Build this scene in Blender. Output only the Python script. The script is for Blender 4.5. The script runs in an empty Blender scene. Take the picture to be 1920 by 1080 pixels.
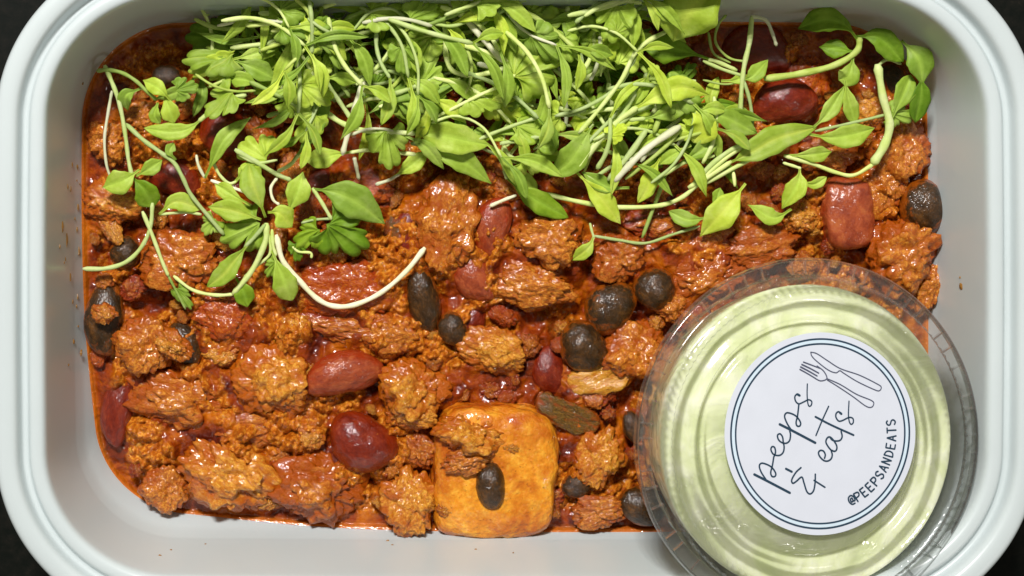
import bpy, math, random
import numpy as np
from mathutils import Vector, Matrix
random.seed(7); rng = np.random.RandomState(7)
U = 1.15e-4            # metres per photo pixel in the plane of the container rim
H = 3600.0             # camera height above the rim, in those pixels
NU, NV = 620.0, 260.0  # the pixel straight below the camera
FZ = -238.0            # level of the sauce below the rim
sc = bpy.context.scene
COL = sc.collection

# ------------------------------------------------------------------ camera, light, exposure
cd = bpy.data.cameras.new('camera'); cam = bpy.data.objects.new('camera', cd); COL.objects.link(cam)
cam.location = ((NU-960)*U, -(NV-540)*U, H*U)
cd.sensor_fit = 'HORIZONTAL'; cd.sensor_width = 36.0; cd.lens = 36.0*H/1920.0
cd.shift_x = (960-NU)/1920.0; cd.shift_y = -(540-NV)/1920.0
cd.clip_start = 0.01; cd.clip_end = 50
sc.camera = cam
w = bpy.data.worlds.new('World'); sc.world = w; w.use_nodes = True
bg = w.node_tree.nodes['Background']; bg.inputs[0].default_value = (1.0, 0.97, 0.80, 1); bg.inputs[1].default_value = 0.17
sc.view_settings.view_transform = 'Standard'; sc.view_settings.look = 'None'
sc.view_settings.exposure = 0.0; sc.view_settings.gamma = 1.0
KEY = 1.32
def lamp(name, loc, energy, size, col, tgt=(0,0,-0.02)):
    l = bpy.data.lights.new(name, 'AREA'); l.shape = 'DISK'; l.size = size; l.energy = energy; l.color = col
    o = bpy.data.objects.new(name, l); o.location = loc; COL.objects.link(o)
    o.rotation_euler = (Vector(tgt)-Vector(loc)).to_track_quat('-Z', 'Y').to_euler(); return o
# a ceiling fitting made of a cluster of small bulbs, up and to the left behind the dish
for i in range(4):
    for j in range(3):
        lamp('ceiling_bulb', (-0.28+0.05*i+0.02*(j%2), 0.54+0.05*j, 0.90), 0.98*KEY, 0.019, (1.0, 0.985, 0.96))
for i in range(3):     # a second, weaker fitting low to the right
    lamp('far_bulb', (0.62+0.05*i, -0.55-0.05*i, 0.85), 0.25*KEY, 0.02, (1.0, 0.97, 0.93))
sc.cycles.max_bounces = 10; sc.cycles.transparent_max_bounces = 24; sc.cycles.transmission_bounces = 6
sc.cycles.sample_clamp_indirect = 4.0

# ------------------------------------------------------------------ helpers
def Wp(u, v, z):       # the point at height z (rim pixels) seen at photo pixel (u, v)
    k = (H-z)/H
    return ((NU-960)+(u-NU)*k, -(NV-540)-(v-NV)*k, z)
def tag(o, label=None, cat=None, group=None, kind=None):
    if label: o['label'] = label
    if cat: o['category'] = cat
    if group: o['group'] = group
    if kind: o['kind'] = kind
    return o
def mesh(name, verts, faces, mat, smooth=True):
    me = bpy.data.meshes.new(name)
    v = np.asarray(verts, dtype=float)*U
    me.from_pydata(v.tolist(), [], [tuple(int(i) for i in f) for f in faces])
    if smooth: me.polygons.foreach_set('use_smooth', [True]*len(me.polygons))
    if mat: me.materials.append(mat)
    me.update(); return me
def obj(name, me, parent=None, loc=None, rot=None, scale=None):
    o = bpy.data.objects.new(name, me); COL.objects.link(o)
    if parent: o.parent = parent
    if loc is not None: o.location = [c*U for c in loc]
    if rot is not None: o.rotation_euler = rot
    if scale is not None: o.scale = scale
    return o
def empty(name, loc=(0,0,0)):
    o = bpy.data.objects.new(name, None); COL.objects.link(o); o.location = [c*U for c in loc]; o.empty_display_size = 0.005
    return o
def hash3(i, j, k, s):
    n = (i*374761393 + j*668265263 + k*2147483647 + s*974711) & 0xffffffff
    n = ((n ^ (n >> 13))*1274126177) & 0xffffffff
    n = ((n ^ (n >> 15))*2246822519) & 0xffffffff
    return ((n ^ (n >> 16)) & 0xffffff)/float(0xffffff)
def vnoise(p, s=0):
    p = np.asarray(p, float); f = np.floor(p).astype(np.int64); t = p-f; t = t*t*t*(t*(t*6-15)+10)
    r = 0
    for a in (0, 1):
        for b in (0, 1):
            for c in (0, 1):
                wgt = (t[:,0] if a else 1-t[:,0])*(t[:,1] if b else 1-t[:,1])*(t[:,2] if c else 1-t[:,2])
                r = r + wgt*hash3(f[:,0]+a, f[:,1]+b, f[:,2]+c, s)
    return r*2-1
def fbm(p, o=4, s=0, g=0.5):
    r = 0; a = 1; q = np.asarray(p, float)
    for i in range(o):
        r = r+a*vnoise(q, s+i); a *= g; q = q*2.03+11.7
    return r
def worley(p, s=0):
    p = np.asarray(p, float); f = np.floor(p).astype(np.int64); best = np.full(len(p), 9.0)
    for a in (-1, 0, 1):
        for b in (-1, 0, 1):
            for c in (-1, 0, 1):
                i, j, k = f[:,0]+a, f[:,1]+b, f[:,2]+c
                dx = i+hash3(i,j,k,s)-p[:,0]; dy = j+hash3(i,j,k,s+7)-p[:,1]; dz = k+hash3(i,j,k,s+13)-p[:,2]
                best = np.minimum(best, dx*dx+dy*dy+dz*dz)
    return np.sqrt(best)
def ico(sub):
    import bmesh
    bm = bmesh.new(); bmesh.ops.create_icosphere(bm, subdivisions=sub, radius=1.0)
    v = np.array([x.co[:] for x in bm.verts]); f = [[y.index for y in x.verts] for x in bm.faces]; bm.free(); return v, f
ICO = {n: ico(n) for n in (3, 4, 5)}

# ------------------------------------------------------------------ materials
class NT:
    def __init__(s, name):
        s.m = bpy.data.materials.new(name); s.m.use_nodes = True; s.t = s.m.node_tree; s.n = s.t.nodes; s.l = s.t.links
        s.b = s.n['Principled BSDF']; s.out = s.n['Material Output']; s.tc = s.n.new('ShaderNodeTexCoord')
    def set(s, **k):
        for a, b in k.items():
            s.b.inputs[a.replace('_', ' ')].default_value = b
        return s
    def noise(s, px, detail=4, rough=0.55, dist=0.0, coord='Object', off=0.0):
        n = s.n.new('ShaderNodeTexNoise'); n.inputs['Scale'].default_value = 1/(px*U); n.inputs['Detail'].default_value = detail
        n.inputs['Roughness'].default_value = rough; n.inputs['Distortion'].default_value = dist
        if off:
            mp = s.n.new('ShaderNodeMapping'); mp.inputs['Location'].default_value = (off, off*0.7, off*1.3)
            s.l.new(s.tc.outputs[coord], mp.inputs[0]); s.l.new(mp.outputs[0], n.inputs['Vector'])
        else: s.l.new(s.tc.outputs[coord], n.inputs['Vector'])
        return n.outputs['Fac']
    def voro(s, px, coord='Object'):
        n = s.n.new('ShaderNodeTexVoronoi'); n.inputs['Scale'].default_value = 1/(px*U); n.feature = 'SMOOTH_F1'
        s.l.new(s.tc.outputs[coord], n.inputs['Vector']); return n.outputs['Distance']
    def ramp(s, fac, stops):
        r = s.n.new('ShaderNodeValToRGB'); e = r.color_ramp.elements
        while len(e) < len(stops): e.new(0.5)
        for i, (p, c) in enumerate(stops): e[i].position = p; e[i].color = (c+(1,)) if len(c) == 3 else c
        s.l.new(fac, r.inputs[0]); return r.outputs[0]
    def mix(s, fac, a, b, mode='MIX'):
        n = s.n.new('ShaderNodeMix'); n.data_type = 'RGBA'; n.blend_type = mode
        for sock, val in ((n.inputs[0], fac), (n.inputs[6], a), (n.inputs[7], b)):
            if hasattr(val, 'links'): s.l.new(val, sock)
            else: sock.default_value = val if not isinstance(val, tuple) else (val+(1,) if len(val) == 3 else val)
        return n.outputs[2]
    def math(s, op, a, b=0.0):
        n = s.n.new('ShaderNodeMath'); n.operation = op
        for sock, val in ((n.inputs[0], a), (n.inputs[1], b)):
            if hasattr(val, 'links'): s.l.new(val, sock)
            else: sock.default_value = val
        return n.outputs[0]
    def bump(s, h, px, strength=1.0, prev=None, inp=('Normal',)):
        n = s.n.new('ShaderNodeBump'); n.inputs['Distance'].default_value = px*U; n.inputs['Strength'].default_value = strength
        s.l.new(h, n.inputs['Height'])
        if prev is not None: s.l.new(prev, n.inputs['Normal'])
        for i in inp: s.l.new(n.outputs[0], s.b.inputs[i])
        return n.outputs[0]
    def col(s, c): s.l.new(c, s.b.inputs['Base Color'])
    def rnd(s):
        n = s.n.new('ShaderNodeObjectInfo'); return n.outputs['Random']

def food(name, base_stops, sauce, sauce_amt, rough=0.38, bumps=((14, 4.0), (4, 1.0)), sss=0.12, coat=1.0, cov_px=40, spec=(0.0,), coatr=0.11, low=0.42, grain=9, bits=0.35):
    base_stops = [(p_, (c_[0], c_[1]*1.02, c_[2]*0.35)) for p_, c_ in base_stops]; sauce = (sauce[0], sauce[1], sauce[2]*0.3)
    t = NT(name)
    n1 = t.noise(grain, 6, 0.65, 0.4); c = t.ramp(n1, base_stops)
    if bits:            # pale and browned bits, flecks of spice
        vb = t.ramp(t.noise(grain*0.55, 2, 0.5, off=7.7), [(0.60,(0,0,0)), (0.68,(1,1,1))])
        c = t.mix(t.math('MULTIPLY', vb, bits), c, tuple(min(1, x*1.2+b_) for x, b_ in zip(base_stops[-1][1], (0.07,0.06,0.02))))
        vd = t.ramp(t.noise(grain*0.45, 2, 0.5, off=5.1), [(0.66,(0,0,0)), (0.72,(1,1,1))])
        c = t.mix(t.math('MULTIPLY', vd, bits*1.6), c, (0.10,0.022,0.004))
    cov = t.noise(cov_px, 5, 0.6, 0.5, off=3.1)
    rv = t.math('MULTIPLY', t.rnd(), 0.16)
    f = t.math('ADD', cov, rv)
    sx = t.n.new('ShaderNodeSeparateXYZ'); t.l.new(t.tc.outputs['Object'], sx.inputs[0])   # the lower a piece dips into the sauce the more it is soaked
    f = t.math('ADD', f, t.math('MULTIPLY', t.math('SUBTRACT', t.math('MULTIPLY', sx.outputs['Z'], 1/(100*U)), 0.62), low))
    lo, hi = sauce_amt
    fr = t.ramp(f, [(lo, (0,0,0)), (hi, (1,1,1))])
    c = t.mix(fr, sauce, c); t.col(c)
    t.set(Roughness=rough+0.1, Specular_IOR_Level=0.2, Coat_Weight=coat, Coat_Roughness=coatr, Coat_IOR=1.43, Subsurface_Weight=sss, Subsurface_Scale=12*U, Subsurface_Radius=(1.0,0.35,0.12))
    pr = None
    for px, d in bumps: pr = t.bump(t.noise(px, 3, 0.6), d, 1.0, pr)
    # the film of sauce lies smoother than the food under it
    cb = t.n.new('ShaderNodeBump'); cb.inputs['Distance'].default_value = 2.2*U; t.l.new(t.noise(10, 2, 0.5, off=1.7), cb.inputs['Height']); t.l.new(cb.outputs[0], t.b.inputs['Coat Normal'])
    return t.m
SAUCE = (0.24, 0.022, 0.002)
M = {}
M['meat'] = food('meat_in_sauce', [(0.30,(0.26,0.045,0.005)), (0.5,(0.48,0.128,0.018)), (0.70,(0.80,0.34,0.12))], (0.36,0.066,0.002), (0.42,0.66))
M['meat_pale'] = food('pale_meat', [(0.30,(0.34,0.08,0.010)), (0.5,(0.60,0.21,0.040)), (0.70,(0.88,0.46,0.19))], (0.42,0.088,0.003), (0.38,0.64))
M['meat_red'] = food('saucy_meat', [(0.32,(0.24,0.035,0.003)), (0.5,(0.40,0.085,0.008)), (0.68,(0.64,0.24,0.05))], (0.28,0.028,0.001), (0.46,0.64), rough=0.28)
M['kidney'] = food('kidney_bean_skin', [(0.35,(0.12,0.008,0.006)), (0.55,(0.20,0.018,0.014)), (0.75,(0.34,0.06,0.045))], (0.22,0.018,0.003), (0.38,0.60), rough=0.28, bumps=((26,3),(7,0.6)), sss=0.05, grain=34, bits=0, coat=1.0, coatr=0.10)
M['kidney_pink'] = food('pale_kidney_bean_skin', [(0.35,(0.22,0.028,0.022)), (0.55,(0.36,0.065,0.05)), (0.75,(0.5,0.14,0.10))], (0.30,0.026,0.004), (0.36,0.58), rough=0.4, bumps=((26,3),(7,0.8)), sss=0.05, coat=0.9, grain=34, bits=0, coatr=0.14)
M['black'] = food('black_bean_skin', [(0.35,(0.018,0.008,0.003)), (0.55,(0.055,0.021,0.009)), (0.75,(0.17,0.062,0.022))], (0.28,0.06,0.004), (0.32,0.50), rough=0.34, bumps=((14,2.4),(6,1.2)), sss=0.0, coat=0.9, grain=30, bits=0, coatr=0.11, cov_px=26, low=0.60)
M['potato'] = food('sweet_potato_flesh', [(0.3,(0.66,0.20,0.015)), (0.5,(0.78,0.28,0.04)), (0.72,(0.88,0.43,0.12))], (0.46,0.085,0.003), (0.50,0.74), rough=0.35, bumps=((30,9),(9,3.0)), sss=0.12, cov_px=60, grain=16, bits=0.3, low=0.15)
M['pepper'] = food('green_pepper_flesh', [(0.35,(0.07,0.035,0.008)), (0.55,(0.15,0.065,0.014)), (0.75,(0.30,0.15,0.05))], (0.30,0.055,0.003), (0.50,0.70), rough=0.25, bumps=((16,5),(6,1.5)), sss=0.1, coat=1.0, coatr=0.1)
M['onion'] = food('cooked_onion', [(0.35,(0.48,0.18,0.03)), (0.55,(0.60,0.26,0.06)), (0.75,(0.74,0.40,0.14))], (0.42,0.09,0.006), (0.42,0.66), rough=0.25, bumps=((20,3),), sss=0.25)
M['tomato'] = food('stewed_tomato', [(0.35,(0.26,0.025,0.003)), (0.55,(0.42,0.070,0.006)), (0.75,(0.62,0.20,0.03))], (0.32,0.035,0.002), (0.38,0.56), rough=0.2, bumps=((14,3),(5,1.2)), sss=0.15)

def sauce_mat():
    t = NT('chili_sauce')
    a = t.n.new('ShaderNodeAttribute'); a.attribute_name = 'meat'
    n1 = t.noise(9, 6, 0.65, 0.4)
    c = t.ramp(n1, [(0.30,(0.22,0.036,0.001)), (0.5,(0.47,0.118,0.004)), (0.70,(0.84,0.37,0.04))])
    cov = t.noise(60, 5, 0.6, 0.5, off=2.2)
    s = t.ramp(cov, [(0.34,(0.09,0.006,0.0001)), (0.5,(0.27,0.036,0.0002)), (0.68,(0.52,0.135,0.001))])
    e = t.n.new('ShaderNodeAttribute'); e.attribute_name = 'edge'
    s = t.mix(e.outputs['Fac'], s, (0.62,0.16,0.004))
    f = t.math('ADD', a.outputs['Fac'], t.math('MULTIPLY', t.math('SUBTRACT', n1, 0.5), 0.6))
    fr = t.ramp(f, [(0.36,(0,0,0)), (0.66,(1,1,1))])
    t.col(t.mix(fr, s, c))
    t.set(Roughness=0.5, Specular_IOR_Level=0.15, Coat_Weight=1.0, Coat_Roughness=0.09, Coat_IOR=1.42, Subsurface_Weight=0.1, Subsurface_Scale=12*U, Subsurface_Radius=(1.0,0.3,0.1))
    pr = t.bump(t.noise(16, 3, 0.6), 4.0); t.bump(t.noise(5, 3, 0.6), 1.6, 1.0, pr)
    cb = t.n.new('ShaderNodeBump'); cb.inputs['Distance'].default_value = 2.4*U; t.l.new(t.noise(11, 2, 0.5, off=1.7), cb.inputs['Height']); t.l.new(cb.outputs[0], t.b.inputs['Coat Normal'])
    return t.m
M['sauce'] = sauce_mat()

def plastic():
    t = NT('white_plastic')
    n = t.noise(300, 3, 0.5); t.col(t.ramp(n, [(0.3,(0.575,0.63,0.635)), (0.7,(0.605,0.66,0.665))]))
    t.set(Roughness=0.30, IOR=1.48, Subsurface_Weight=0.15, Subsurface_Scale=30*U, Subsurface_Radius=(1,1,1))
    t.bump(t.noise(60, 3, 0.5), 0.7, 0.6)
    return t.m
M['plastic'] = plastic()
def table():
    t = NT('dark_counter'); n = t.noise(24, 6, 0.7)
    t.col(t.ramp(n, [(0.4,(0.0015,0.003,0.0015)), (0.6,(0.006,0.006,0.004)), (0.78,(0.02,0.016,0.010))]))
    t.set(Roughness=0.6, Specular_IOR_Level=0.12); t.bump(n, 1.0, 0.4); return t.m
M['table'] = table()
def leafmat(name, c0, c1, c2, tr=0.35, vein=True):
    t = NT(name)
    n = t.noise(40, 4, 0.6); c = t.ramp(n, [(0.3, c0), (0.5, c1), (0.72, c2)])
    rv = t.n.new('ShaderNodeHueSaturation'); r = t.rnd()
    t.l.new(t.math('ADD', t.math('MULTIPLY', r, 0.5), 0.72), rv.inputs['Value'])
    t.l.new(t.math('ADD', t.math('MULTIPLY', r, -0.035), 0.515), rv.inputs['Hue'])
    t.l.new(c, rv.inputs['Color']); c = rv.outputs[0]
    a = t.n.new('ShaderNodeAttribute'); a.attribute_name = 'vein'
    c = t.mix(t.math('MULTIPLY', a.outputs['Fac'], 0.4), c, tuple(min(1, x*1.5+0.05) for x in c1)) if vein else c
    t.col(c); t.set(Roughness=0.5, Specular_IOR_Level=0.28)
    pr = t.bump(t.noise(10, 3, 0.6), 1.4, 0.9)
    if vein: t.bump(a.outputs['Fac'], 1.6, 0.9, pr)
    tl = t.n.new('ShaderNodeBsdfTranslucent'); t.l.new(t.mix(1.0, c, (0.85,1.0,0.25), 'MULTIPLY'), tl.inputs[0])
    mx = t.n.new('ShaderNodeMixShader'); mx.inputs[0].default_value = tr
    t.l.new(t.b.outputs[0], mx.inputs[1]); t.l.new(tl.outputs[0], mx.inputs[2]); t.l.new(mx.outputs[0], t.out.inputs[0])
    return t.m
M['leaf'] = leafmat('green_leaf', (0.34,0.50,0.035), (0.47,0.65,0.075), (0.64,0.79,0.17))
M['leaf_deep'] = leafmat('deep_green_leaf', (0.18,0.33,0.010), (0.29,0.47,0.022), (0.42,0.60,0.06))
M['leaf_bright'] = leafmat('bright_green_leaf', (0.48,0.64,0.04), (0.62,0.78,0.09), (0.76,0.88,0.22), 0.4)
M['stem'] = leafmat('pale_stem', (0.60,0.76,0.20), (0.70,0.82,0.30), (0.80,0.88,0.44), 0.2, False)
M['stem_white'] = leafmat('whitish_stem', (0.78,0.80,0.46), (0.88,0.86,0.58), (0.92,0.88,0.68), 0.15, False)
M['stem_olive'] = leafmat('olive_stem', (0.40,0.54,0.08), (0.52,0.66,0.14), (0.62,0.72,0.24), 0.2, False)

def clear(name, tint=(0.998,0.998,0.998), haze=0.06, boost=1.0, bumpn=None):
    t = NT(name); t.n.remove(t.b)
    tr = t.n.new('ShaderNodeBsdfTransparent'); tr.inputs[0].default_value = tint+(1,)
    gl = t.n.new('ShaderNodeBsdfGlossy'); gl.inputs['Roughness'].default_value = 0.12
    df = t.n.new('ShaderNodeBsdfDiffuse'); df.inputs[0].default_value = (0.85,0.9,0.86,1)
    lw = t.n.new('ShaderNodeFresnel'); lw.inputs[0].default_value = 1.5
    bp = t.n.new('ShaderNodeBump'); bp.inputs['Distance'].default_value = 0.6*U; t.l.new(t.noise(bumpn or 30, 3, 0.5), bp.inputs['Height'])
    t.l.new(bp.outputs[0], gl.inputs['Normal']); t.l.new(bp.outputs[0], lw.inputs['Normal'])
    f = t.math('MULTIPLY', lw.outputs[0], boost); f = t.math('MINIMUM', f, 0.9)
    m1 = t.n.new('ShaderNodeMixShader'); t.l.new(t.math('ADD', t.math('MULTIPLY', f, 0.20), haze), m1.inputs[0]); t.l.new(tr.outputs[0], m1.inputs[1]); t.l.new(df.outputs[0], m1.inputs[2])  # white diffuse grows edge-on, painted in place of bright room reflections
    m2 = t.n.new('ShaderNodeMixShader'); t.l.new(t.math('MULTIPLY', f, 0.8), m2.inputs[0]); t.l.new(m1.outputs[0], m2.inputs[1]); t.l.new(gl.outputs[0], m2.inputs[2])
    t.l.new(m2.outputs[0], t.out.inputs[0]); return t.m
M['lid'] = clear('clear_lid_plastic', haze=0.012, boost=1.5)
M['cup'] = clear('clear_cup_plastic', haze=0.03, boost=1.1)
def liquid():
    t = NT('green_dressing')
    n = t.noise(105, 3, 0.5, 1.5)
    t.col(t.ramp(n, [(0.33,(0.72,0.78,0.42)), (0.5,(0.82,0.86,0.54)), (0.70,(0.95,0.96,0.74))]))  # oily swirls, with a caustic-like light pattern put into the colour
    t.set(Roughness=0.12, Coat_Weight=0.5, Coat_Roughness=0.05, Subsurface_Weight=0.3, Subsurface_Scale=40*U, Subsurface_Radius=(1,1,0.6))
    t.bump(n, 10.0, 1.0); return t.m
M['liquid'] = liquid()
def flat(name, c, rough=0.5, bumpd=0.0):
    t = NT(name); t.col(t.ramp(t.noise(50, 3, 0.5), [(0.3, c), (0.7, tuple(x*1.04 for x in c))])); t.set(Roughness=rough)
    if bumpd: t.bump(t.noise(20, 3, 0.5), bumpd, 0.5)
    return t.m
M['paper'] = flat('sticker_paper', (0.66,0.685,0.765), 0.45, 0.3)
M['ink'] = flat('dark_teal_ink', (0.012,0.04,0.075), 0.5)
M['ink_soft'] = flat('grey_purple_ink', (0.07,0.08,0.13), 0.5)
M['ring_tint'] = flat('pale_blue_print', (0.62,0.74,0.84), 0.5)

# ------------------------------------------------------------------ table
def plane(name, s, z, mat):
    o = obj(name, mesh(name, [(-s,-s,z),(s,-s,z),(s,s,z),(-s,s,z)], [(0,1,2,3)], mat, False)); tag(o, kind='structure')
plane('countertop', 12000, -402, M['table'])

# ------------------------------------------------------------------ food container
CX, CY, HW, HH, CR = 8.0, 4.0, 880.0, 544.0, 232.0
def warp(x, y):
    return (x*(1+0.008*(1-np.clip(y/HH,-1,1)**2)), y*(1+0.012*(1-np.clip(x/HW,-1,1)**2)))
def unwarp(x, y):
    a, b = x, y
    for _ in range(3):
        a = x/(1+0.008*(1-np.clip(b/HH,-1,1)**2)); b = y/(1+0.012*(1-np.clip(a/HW,-1,1)**2))
    return a, b
def loop(off, z, n=28, m=14):
    r = CR+off; pts = []
    for q, (sx, sy) in enumerate(((1,1),(-1,1),(-1,-1),(1,-1))):
        cx, cy = sx*(HW-CR), sy*(HH-CR)
        for i in range(n+1):
            a = math.pi/2*(q+i/n); pts.append((cx+r*math.cos(a), cy+r*math.sin(a)))
        nx, ny = ((-1,1),(-1,-1),(1,-1),(1,1))[q]
        a = math.pi/2*(q+1); p0 = pts[-1]; p1 = (nx*(HW-CR)+r*math.cos(a), ny*(HH-CR)+r*math.sin(a))
        for i in range(1, m): pts.append((p0[0]+(p1[0]-p0[0])*i/m, p0[1]+(p1[1]-p0[1])*i/m))
    P = np.array(pts); x, y = warp(P[:,0], P[:,1])
    return np.c_[x+CX, y+CY, np.full(len(x), z)]
def sdf(x, y):         # signed distance to the rim's inner edge, negative inside
    a, b = unwarp(np.asarray(x)-CX, np.asarray(y)-CY)
    qx, qy = np.abs(a)-(HW-CR), np.abs(b)-(HH-CR)
    return np.hypot(np.maximum(qx,0), np.maximum(qy,0))+np.minimum(np.maximum(qx,qy),0)-CR
PROF = [(-30,-205),(-27,-190),(-5,-22),(-3,-10),(0,-3),(4,1),(10,3),(20,3),(25,1),(28,-3),(30,-9),(33,-12),(40,-12),(43,-8),(45,2),(48,12),(52,17),(60,20),(78,20),(86,17),(90,10),(92,0),(92,-50),(89,-52)]
INNER = [(-30,-205),(-32,-216),(-35,-226),(-38,-240),(-46,-262),(-64,-300),(-84,-350),(-92,-378),(-106,-392),(-130,-396)]
OUT = [(89,-52),(60,-34),(24,-30),(12,-60),(-8,-200),(-50,-330),(-72,-385),(-90,-401)]
def insetz(z):
    pr = sorted([(b, a) for a, b in INNER]+[(-190,-27),(-22,-5),(0,0)])
    return np.interp(z, [p[0] for p in pr], [p[1] for p in pr])
def loft(name, rows, mat, cap=None):
    L = [loop(a, b) for a, b in rows]; n = len(L[0]); V = np.vstack(L); F = []
    for i in range(len(rows)-1):
        for j in range(n): F.append((i*n+j, i*n+(j+1)%n, (i+1)*n+(j+1)%n, (i+1)*n+j))
    if cap: F.append(tuple(range((len(rows)-1)*n, len(rows)*n)))
    return mesh(name, V, F, mat)
box = tag(empty('food_container', (0,0,-400)), 'white rectangular plastic meal container with rounded corners and stepped rim', 'container')
def part(name, me, parent, **k):
    o = obj(name, me, parent)
    o.matrix_parent_inverse = Matrix.Translation(parent.location).inverted() if not k.get('keep') else Matrix()
    return o
o = part('rim', loft('rim', PROF, M['plastic']), box)
o.modifiers.new('smooth', 'SUBSURF').render_levels = 1
part('basin', loft('basin', INNER, M['plastic'], cap=True), box)
part('outer_wall', loft('outer_wall', OUT, M['plastic'], cap=True), box)

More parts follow.
